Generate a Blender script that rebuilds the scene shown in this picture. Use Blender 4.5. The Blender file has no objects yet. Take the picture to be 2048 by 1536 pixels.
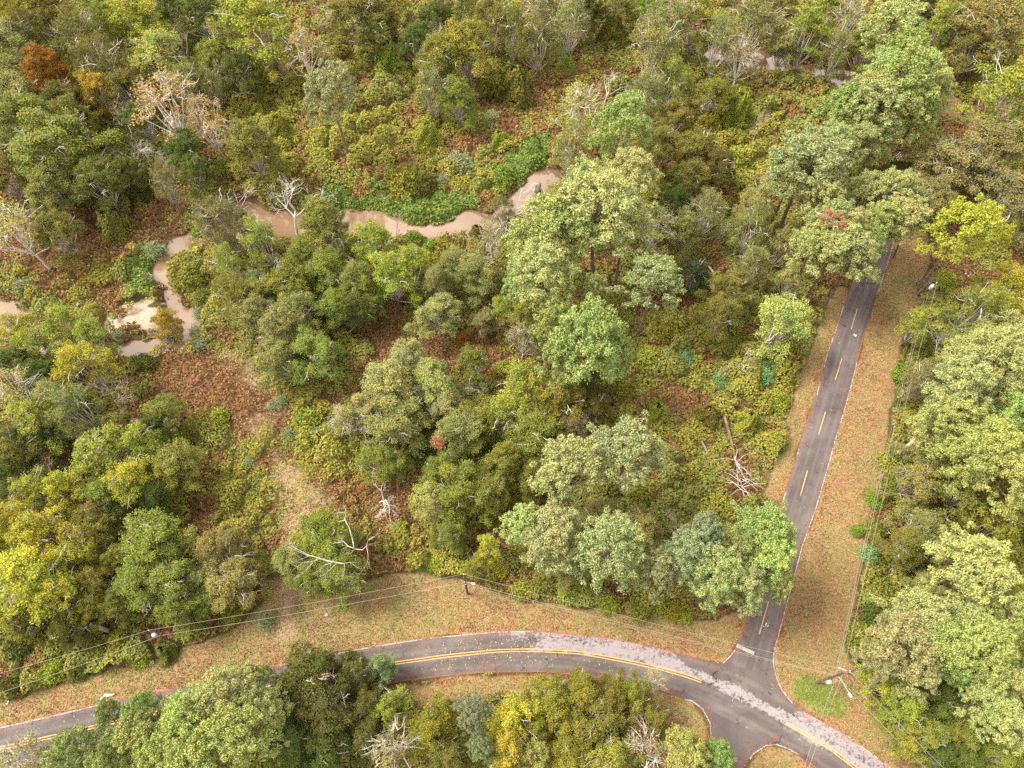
import bpy, math, json
import numpy as np
from mathutils import Matrix, Vector

# ---------------------------------------------------------------- camera, sky, sun, exposure
sc = bpy.context.scene
COL = sc.collection
CAM_H, PITCH, ROLL = 108.905, math.radians(30.448), math.radians(-1.091)
fw = Vector((0, math.sin(PITCH), -math.cos(PITCH)))
rt0 = Vector((1, 0, 0)); up0 = rt0.cross(fw)
rt = math.cos(ROLL) * rt0 + math.sin(ROLL) * up0
up = -math.sin(ROLL) * rt0 + math.cos(ROLL) * up0
cd = bpy.data.cameras.new('camera'); cam = bpy.data.objects.new('camera', cd); COL.objects.link(cam)
cam.matrix_world = Matrix(((rt.x, up.x, -fw.x, 0), (rt.y, up.y, -fw.y, 0), (rt.z, up.z, -fw.z, CAM_H), (0, 0, 0, 1)))
cd.sensor_width = 36.0; cd.lens = 1420 / 2048 * 36; cd.clip_start = 1.0; cd.clip_end = 3000
sc.camera = cam

SUN_EL, SUN_AZ = math.radians(52), math.radians(285)      # azimuth clockwise from +Y
world = bpy.data.worlds.new('World'); sc.world = world; world.use_nodes = True
nt = world.node_tree; nt.nodes.clear()
wo = nt.nodes.new('ShaderNodeOutputWorld'); bg = nt.nodes.new('ShaderNodeBackground')
sky = nt.nodes.new('ShaderNodeTexSky'); sky.sky_type = 'NISHITA'; sky.sun_disc = False
sky.sun_elevation = SUN_EL; sky.sun_rotation = SUN_AZ; sky.air_density = 1.0; sky.dust_density = 3.0
tc = nt.nodes.new('ShaderNodeTexCoord'); nz = nt.nodes.new('ShaderNodeTexNoise')
nz.inputs['Scale'].default_value = 2.2; nz.inputs['Detail'].default_value = 6; nz.inputs['Roughness'].default_value = 0.55
rmp = nt.nodes.new('ShaderNodeValToRGB'); rmp.color_ramp.elements[0].position = 0.30; rmp.color_ramp.elements[1].position = 0.55
mx = nt.nodes.new('ShaderNodeMix'); mx.data_type = 'RGBA'; mx.inputs[7].default_value = (9.6, 9.0, 8.2, 1)
nt.links.new(tc.outputs['Generated'], nz.inputs['Vector']); nt.links.new(nz.outputs['Fac'], rmp.inputs['Fac'])
nt.links.new(rmp.outputs['Color'], mx.inputs[0]); nt.links.new(sky.outputs['Color'], mx.inputs[6])
nt.links.new(mx.outputs[2], bg.inputs['Color']); bg.inputs['Strength'].default_value = 0.078
nt.links.new(bg.outputs['Background'], wo.inputs['Surface'])
sd = bpy.data.lights.new('sun', 'SUN'); so = bpy.data.objects.new('sun', sd); COL.objects.link(so)
sd.energy = 2.6; sd.angle = math.radians(26); sd.color = (1.0, 0.93, 0.83)
sdir = Vector((math.sin(SUN_AZ) * math.cos(SUN_EL), math.cos(SUN_AZ) * math.cos(SUN_EL), math.sin(SUN_EL)))
so.rotation_euler = sdir.to_track_quat('Z', 'Y').to_euler(); so.location = (0, 0, 200)
vs = sc.view_settings; vs.view_transform = 'Standard'; vs.look = 'None'; vs.gamma = 1; vs.use_curve_mapping = False
vs.exposure = 2.02
sc.render.engine = 'CYCLES'
sc.cycles.max_bounces = 7; sc.cycles.diffuse_bounces = 4; sc.cycles.transmission_bounces = 4; sc.cycles.glossy_bounces = 2
sc.cycles.use_denoising = False

# ---------------------------------------------------------------- data measured in metres
LAY = json.loads('''{"water":[[[-106.21,88.0],[-96.66,85.93],[-91.63,82.45],[-90.01,79.83],[-90.23,75.26],[-86.15,77.2],[-78.91,75.0],[-74.19,74.89],[-71.47,75.96],[-67.98,76.33],[-63.37,74.65],[-63.43,72.87],[-66.74,71.18],[-68.13,71.21],[-72.84,73.3],[-74.02,70.8],[-83.37,71.23],[-88.49,72.77],[-101.58,75.52]],[[-71.2,98.04],[-71.17,92.81],[-68.97,87.73],[-66.94,84.02],[-64.67,80.41],[-63.66,78.06],[-64.31,74.67],[-62.91,72.63],[-59.49,74.0],[-59.72,79.13],[-60.91,82.09],[-64.55,86.39],[-67.87,90.19],[-69.26,94.05],[-67.83,96.63],[-63.0,97.83],[-61.22,99.12],[-61.66,103.9],[-68.97,101.75]],[[-62.77,99.16],[-62.84,104.63],[-62.1,108.85],[-58.25,110.92],[-48.09,107.06],[-45.22,109.13],[-39.48,105.43],[-34.53,108.14],[-27.02,106.52],[-22.68,104.3],[-15.38,104.12],[-7.62,107.44],[-5.5,104.56],[-7.01,99.51],[-12.12,99.24],[-19.28,99.15],[-22.39,99.77],[-30.69,100.79],[-32.81,101.39],[-38.94,101.0],[-47.09,100.39],[-55.35,100.59]],[[-8.13,106.75],[-3.41,105.92],[0.33,110.85],[2.54,114.49],[4.78,117.45],[8.18,120.75],[12.47,118.78],[11.69,114.24],[6.69,109.95],[2.36,106.48],[-2.9,102.0],[-7.53,99.8]],[[47.02,156.25],[49.46,160.11],[53.36,161.19],[67.38,156.8],[76.32,153.05],[85.22,149.93],[86.26,147.1],[81.27,143.95],[70.12,147.02],[52.2,154.16]],[[99.35,141.26],[103.13,142.05],[109.37,133.11],[105.55,128.69],[99.33,133.91]]],"zones":{"verge_n":[[-78.69,8.6],[-72.25,9.99],[-59.4,12.64],[-44.97,15.27],[-33.08,17.76],[-20.93,19.82],[-13.43,20.8],[-3.35,21.54],[2.4,21.57],[11.71,20.62],[19.05,19.3],[25.02,17.6],[29.41,16.16],[32.24,19.13],[34.88,23.92],[33.49,24.46],[29.04,22.37],[12.52,24.34],[1.33,25.8],[-7.76,28.97],[-15.48,30.27],[-19.33,30.34],[-25.27,28.17],[-33.12,29.84],[-37.35,29.92],[-38.6,25.81],[-43.88,21.92],[-51.4,19.26],[-60.27,17.02],[-69.45,14.19],[-79.91,11.77]],"verge_w":[[70.2,93.39],[65.79,85.92],[59.83,81.23],[55.82,72.16],[52.09,65.78],[47.74,56.75],[44.81,50.16],[42.06,44.8],[39.35,41.38],[42.89,40.88],[47.74,50.1],[54.6,63.12],[62.85,79.63],[68.41,89.97]],"verge_e":[[87.63,109.42],[82.24,90.52],[77.02,80.83],[71.79,71.8],[67.96,63.34],[63.14,52.58],[60.27,45.31],[57.15,39.32],[53.41,31.28],[50.53,25.25],[48.68,20.94],[47.79,17.47],[48.88,13.42],[51.15,10.14],[54.18,6.34],[60.29,0.3],[54.0,-0.74],[49.95,3.04],[46.73,5.61],[43.98,7.68],[38.61,11.19],[36.97,14.82],[37.1,17.93],[41.39,26.39],[48.39,39.58],[54.15,50.89],[59.75,61.78],[64.85,72.62],[73.45,88.34],[78.14,98.48]],"verge_s":[[-16.81,14.91],[-4.67,15.9],[10.07,15.1],[20.78,12.73],[24.15,11.57],[26.37,8.67],[25.46,2.04],[20.79,2.11],[19.83,10.68],[11.57,12.44],[-2.53,13.34],[-13.81,11.91],[-14.9,6.29],[-16.79,3.92],[-19.49,12.66]],"verge_i":[[29.04,-0.33],[31.17,4.01],[33.9,5.83],[35.62,5.92],[39.98,2.67],[43.51,-0.57]],"green":[[38.14,16.28],[43.27,15.18],[46.2,9.91],[42.28,9.53],[38.68,12.16]],"dry":[[-51.42,75.74],[-45.84,70.11],[-42.27,65.78],[-40.25,54.77],[-37.81,49.13],[-32.58,50.85],[-27.98,47.12],[-29.0,37.7],[-32.75,32.94],[-33.67,28.33],[-32.56,20.31],[-34.77,20.35],[-37.32,32.24],[-37.32,42.92],[-40.79,53.83],[-42.64,55.78],[-46.59,63.81],[-51.79,70.24]],"track":[[-34.77,20.35],[-32.56,20.31],[-33.31,24.61],[-33.63,29.08],[-35.08,36.18],[-35.57,42.03],[-37.01,48.21],[-39.11,52.85],[-41.03,57.68],[-42.31,63.71],[-44.04,67.93],[-45.04,67.42],[-43.59,61.71],[-42.1,56.73],[-40.33,51.94],[-38.3,47.34],[-37.04,42.06],[-36.51,36.21],[-35.62,29.12],[-35.41,24.65]],"rust1":[[-69.13,68.49],[-53.8,73.56],[-45.14,65.85],[-42.26,61.68],[-28.77,63.42],[-29.24,59.4],[-40.49,58.65],[-42.48,54.82],[-54.07,56.99],[-66.38,61.2]],"rust2":[[-28.72,82.15],[-16.14,78.34],[1.61,72.3],[1.02,65.87],[-14.6,64.13],[-25.66,68.58]],"rust3":[[-20.22,48.77],[-16.5,49.6],[-5.63,54.04],[-4.35,52.12],[-10.53,45.88],[-12.8,40.72],[-18.46,40.83]],"rust4":[[-3.86,135.57],[4.47,147.75],[11.25,140.34],[3.97,128.66],[-4.96,119.37],[-14.76,119.64],[-12.76,125.88]],"rust5":[[-103.8,100.37],[-92.12,105.55],[-78.89,106.61],[-72.89,112.18],[-63.0,110.47],[-69.96,99.52],[-79.44,93.21],[-90.26,89.69],[-99.72,88.68]],"rust6":[[31.69,52.3],[43.14,50.2],[41.19,40.49],[31.55,40.68]],"rust7":[[19.26,64.42],[34.92,62.02],[34.84,56.05],[22.05,57.3]],"orange":[[79.76,97.09],[88.76,96.87],[92.05,89.01],[102.03,92.6],[98.71,83.9],[89.49,81.72],[80.97,88.03]],"sand":[[-77.06,79.19],[-74.66,82.64],[-69.42,84.66],[-66.91,84.24],[-66.2,78.36],[-68.23,75.91],[-70.06,73.94],[-73.84,74.24]],"sand2":[[-28.73,111.02],[-24.11,113.1],[-22.86,110.14],[-25.96,109.22]],"sand3":[[-21.04,97.36],[-14.97,96.82],[-15.89,94.87],[-20.44,95.64]],"grass1":[[-44.52,114.38],[-38.0,113.47],[-27.09,110.25],[-14.47,111.38],[-7.58,110.47],[-7.0,105.46],[-15.19,102.61],[-26.68,104.99],[-34.09,106.58],[-39.53,108.42]],"grass2":[[-3.34,116.28],[-1.69,120.83],[7.33,128.56],[10.73,129.29],[8.65,119.78],[3.64,115.79],[1.43,112.43]],"grass3":[[-75.44,91.21],[-73.73,98.28],[-69.96,99.52],[-70.25,94.27],[-70.03,89.2],[-69.62,85.51],[-72.54,85.58]],"grass4":[[-67.92,99.47],[-62.42,107.59],[-60.05,106.12],[-61.45,102.69],[-67.05,100.12]],"grass5":[[-31.12,102.61],[-26.54,103.18],[-24.84,101.08],[-28.31,99.82]],"thicket":[[-67.4,144.4],[-54.32,151.35],[-36.9,145.31],[-20.98,134.35],[-16.94,119.7],[-27.85,119.99],[-42.76,117.33],[-54.11,120.7]],"thicket2":[[39.51,143.08],[64.34,144.16],[65.59,128.58],[56.69,107.35],[44.08,100.69],[31.36,105.17]],"thicket3":[[19.26,64.42],[34.76,72.65],[52.11,67.9],[44.81,50.16],[34.11,41.48],[22.0,41.73]],"thicket4":[[-57.98,63.04],[-42.48,54.82],[-38.96,42.96],[-36.78,33.81],[-43.99,34.75],[-53.94,52.23]],"thicket5":[[-38.56,63.63],[-28.67,62.39],[-25.91,51.64],[-36.09,51.85]]},"main_c":[[-81.06,5.89],[-69.48,7.77],[-58.67,10.01],[-50.48,11.65],[-38.45,14.04],[-28.37,15.98],[-18.99,17.37],[-10.85,18.32],[-3.36,18.94],[1.59,18.99],[9.0,18.51],[16.35,17.08],[21.12,15.97],[24.63,14.91],[26.18,14.28],[31.87,11.5],[36.92,8.8],[42.12,5.69],[45.14,3.18],[50.0,-0.9]],"main_n":[[-82.02,8.29],[-72.29,10.09],[-59.44,12.77],[-44.99,15.41],[-33.1,17.9],[-20.94,19.96],[-13.44,20.94],[-3.35,21.68],[2.41,21.71],[11.72,20.76],[19.07,19.44],[25.04,17.74],[29.43,16.3],[33.79,14.21],[38.63,11.25],[40.66,9.72],[43.99,7.74],[46.75,5.67],[49.96,3.1],[54.65,-0.75]],"main_s":[[-80.07,3.44],[-70.45,4.82],[-57.9,7.26],[-43.89,10.01],[-32.29,12.23],[-23.86,13.91],[-16.6,15.04],[-10.76,15.6],[-4.67,16.03],[3.95,15.94],[10.08,15.23],[13.68,14.73],[20.75,13.06],[25.48,11.1],[30.64,8.6],[34.35,6.37],[37.7,4.79],[40.34,2.78],[43.65,-0.0]],"rr_l":[[80.94,115.53],[75.11,104.04],[68.31,89.97],[65.11,83.26],[62.76,79.63],[57.81,70.14],[54.51,63.33],[51.22,56.87],[47.87,50.28],[45.56,45.79],[43.28,41.21],[38.78,32.35],[34.71,23.78],[32.72,20.17],[30.75,16.41]],"rr_r":[[87.12,115.37],[81.47,103.88],[76.03,93.24],[73.45,88.34],[70.11,82.3],[67.26,76.74],[64.85,72.62],[62.39,67.45],[59.75,61.78],[57.31,57.03],[54.15,50.89],[52.03,46.64],[49.88,42.46],[48.39,39.58],[45.0,33.74],[41.39,26.39],[39.0,21.47],[37.25,17.93],[36.07,14.97]],"jun":[[24.62,17.34],[27.11,17.09],[29.52,16.84],[30.66,17.57],[31.62,18.52],[32.44,19.82],[37.33,18.34],[37.02,17.18],[36.99,14.89],[37.55,12.83],[38.63,11.25],[40.11,10.07],[38.43,9.41],[29.44,13.76],[26.2,15.82]],"sj":[[20.18,13.59],[24.34,11.89],[25.84,10.64],[26.6,8.86],[26.47,7.18],[24.09,-2.5],[27.34,-2.55],[29.56,2.55],[30.84,4.01],[31.7,5.02],[33.74,6.07],[35.2,6.17],[37.72,4.91],[40.34,2.78],[38.64,7.22],[29.22,12.45]],"lines":{"white":[[[-78.81,8.92],[-72.25,9.99],[-64.37,11.57],[-56.74,13.24]],[[-34.35,17.51],[-27.26,18.82],[-20.93,19.85],[-13.44,20.84],[-3.35,21.57],[2.41,21.61]],[[43.96,7.62],[45.8,6.48]],[[46.39,5.86],[48.45,4.19]],[[49.16,3.58],[50.88,2.08]],[[86.68,114.63],[81.26,103.88],[75.93,93.24],[73.35,88.34]],[[72.75,87.23],[70.02,82.3]],[[62.24,67.24],[59.66,61.78],[57.23,57.03]],[[57.04,56.65],[54.07,50.89]],[[53.74,50.25],[51.95,46.64],[49.8,42.46],[48.32,39.58],[44.92,33.74],[41.31,26.39],[38.93,21.47],[37.18,17.93],[36.88,16.84],[36.84,14.89],[37.4,12.77],[38.47,11.19]],[[62.94,79.63],[59.85,73.63]],[[59.36,72.75],[57.7,69.71]],[[57.37,69.07],[56.05,66.22]],[[54.62,63.22],[53.48,60.6]],[[48.03,50.28],[47.42,49.0]],[[44.21,42.57],[43.44,41.21]],[[29.65,16.7],[30.8,17.57],[31.68,18.45]],[[23.5,11.97],[24.46,11.76],[25.78,10.71],[26.54,8.92],[26.41,7.18]],[[31.25,4.42],[31.77,5.02],[33.73,6.01],[35.19,6.11],[36.77,5.54],[37.85,4.85]]],"yellow":[[[-81.06,5.89],[-69.48,7.77],[-58.67,10.01],[-50.48,11.65],[-38.45,14.04],[-28.37,15.98],[-18.99,17.37],[-10.85,18.32],[-3.36,18.94],[1.59,18.99],[9.0,18.51],[16.35,17.08],[21.12,15.97],[24.63,14.91],[26.18,14.28]],[[36.92,8.8],[42.12,5.69],[45.14,3.18],[50.0,-0.9]]]},"stop":[[32.12,19.27],[34.46,18.15],[34.23,17.68],[31.83,18.86]],"dashes":[[[70.98,89.78],[68.81,85.45]],[[65.37,79.0],[63.0,74.35]],[[59.71,68.05],[57.41,63.6]],[[54.13,57.2],[51.94,52.9]],[[48.56,46.36],[46.41,42.0]],[[43.02,35.47],[40.86,31.13]],[[37.91,25.26],[35.63,20.61]],[[76.4,100.55],[74.37,96.56]]]}''')
PTS = {k: Vector(v) for k, v in json.loads('''{"poleA":[75.03,77.37,0.0],"poleA_t":[81.47,84.08,0.0],"poleB":[42.39,13.86,0.0],"poleC_t":[-49.32,20.57,10.5],"poleD":[-7.36,27.3,0.0],"poleD_t":[-7.29,27.78,11.0],"person":[36.56,21.8,0.0],"marker":[82.76,116.38,2.9],"sheet_a":[-59.03,13.15,0.05],"sheet_b":[-57.53,14.43,0.05],"post":[-66.1,11.92,0.0],"litter":[89.65,86.33,0.0],"bag1":[-52.98,18.25,0.0],"bag2":[-72.26,13.25,0.0],"bag3":[-28.43,24.52,0.0],"bag4":[63.35,72.96,0.05],"stick":[30.98,19.85,0.0],"log0":[35.83,59.7,0.5],"log1":[36.4,54.8,0.5],"log2":[36.69,49.64,0.5],"log3":[36.77,45.54,0.6],"log4":[36.81,42.4,0.8],"lean0":[63.83,48.71,0.3],"lean1":[65.3,49.49,4.5],"stub0":[-60.94,22.8,4.5],"stub1":[-60.02,22.68,3.0],"logb0":[38.22,90.37,0.4],"logb1":[40.17,86.54,0.3],"stump":[6.3,111.13,-1.3],"moss0":[63.63,8.57,1.0],"moss1":[64.73,9.25,4.0],"moss2":[62.32,5.41,1.0],"moss3":[63.75,5.5,3.0],"wireE0":[34.96,1.67,9.0],"wireE1":[34.35,1.68,9.0],"wireF0":[52.58,2.01,9.5],"wireF1":[51.46,2.27,7.0],"wireW0":[-72.23,14.87,9.0],"wireW1":[-72.69,12.49,7.0],"logc0":[31.6,52.16,0.3],"logc1":[32.8,47.99,0.3]}''').items()}
DEADB = json.loads('''{"pine holding a dead red-brown branch on the left of the road":[53.54,82.18,20.5,2.6],"round grey-green oak low in the pale group, small red patch beside":[-11.45,46.8,12.5,0.8]}''')
LIMBS = json.loads('''{"green oak at the right of the white-limbed group":[[[-24.13,29.01,11.0],[-26.12,29.34,11.0],[-29.12,30.32,11.0],[-31.01,31.29,11.0],[-31.68,32.02,11.0]],[[-26.12,29.34,11.0],[-27.44,29.79,11.0],[-28.22,29.31,11.0],[-29.42,27.86,11.0]],[[-27.44,29.79,11.0],[-28.83,30.24,11.0],[-29.97,29.84,11.0]],[[-28.22,29.31,11.0],[-29.69,29.33,11.0],[-30.22,28.64,11.0]],[[-29.12,30.32,11.0],[-30.98,31.07,11.0],[-31.65,31.3,11.0]],[[-25.54,29.11,11.0],[-26.77,28.92,11.0],[-27.06,28.37,11.0]],[[-24.69,29.03,11.0],[-25.78,28.13,11.0],[-26.42,27.66,11.0]],[[-24.13,29.01,11.0],[-23.1,29.21,11.0],[-22.06,28.48,11.0]],[[-23.92,29.01,11.0],[-23.7,28.23,11.0],[-24.03,27.4,11.0]]],"green oak right of the track, top of the white-limbed group":[[[-22.73,31.13,11.0],[-22.99,32.36,11.0],[-23.58,33.99,11.0],[-24.44,35.35,11.0],[-24.53,37.02,11.0],[-24.91,37.8,11.0]],[[-22.73,31.13,11.0],[-23.54,31.43,11.0],[-24.32,32.17,11.0],[-24.8,32.03,11.0],[-25.92,31.91,11.0]],[[-24.32,32.17,11.0],[-24.64,32.47,11.0]],[[-24.44,35.35,11.0],[-25.43,35.22,11.0]],[[-24.49,36.56,11.0],[-25.85,36.44,11.0]],[[-22.73,31.13,11.0],[-21.59,30.96,11.0],[-21.01,31.6,11.0],[-20.72,32.32,11.0]],[[-21.01,31.6,11.0],[-20.67,30.15,11.0],[-20.67,29.3,11.0]],[[-22.73,31.13,11.0],[-23.3,30.49,11.0]],[[-20.72,32.32,11.0],[-19.77,32.88,11.0]]],"olive-grey oak with curling white branches left of the track":[[[-38.64,27.4,10.0],[-39.76,27.42,10.0],[-40.68,27.86,10.0],[-40.98,28.71,10.0]],[[-40.68,27.86,10.0],[-41.67,27.95,10.0]],[[-39.76,27.42,10.0],[-41.2,26.96,10.0]],[[-38.64,27.4,10.0],[-37.75,27.94,10.0],[-37.21,28.07,10.0]],[[-40.75,31.28,10.0],[-40.72,32.67,10.0],[-41.08,33.04,10.0]],[[-39.79,30.68,10.0],[-38.72,30.66,10.0],[-37.94,31.08,10.0]]],"fan of bare white branches on the low grey-green tree":[[[37.75,94.65,8.0],[37.67,97.22,8.0],[36.53,99.22,8.0],[34.36,101.0,8.0]],[[37.67,97.22,8.0],[36.68,98.29,8.0],[34.95,98.34,8.0]],[[36.91,98.55,8.0],[35.7,100.17,8.0]],[[37.7,96.19,8.0],[38.62,97.2,8.0]]],"pine with a pale bare trunk showing below the greenest pine":[[[69.13,107.23,16.0],[71.51,110.66,16.0],[73.26,112.76,16.0],[72.7,114.22,16.0]],[[71.51,110.66,16.0],[73.63,112.03,16.0]]]}''')
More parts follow.
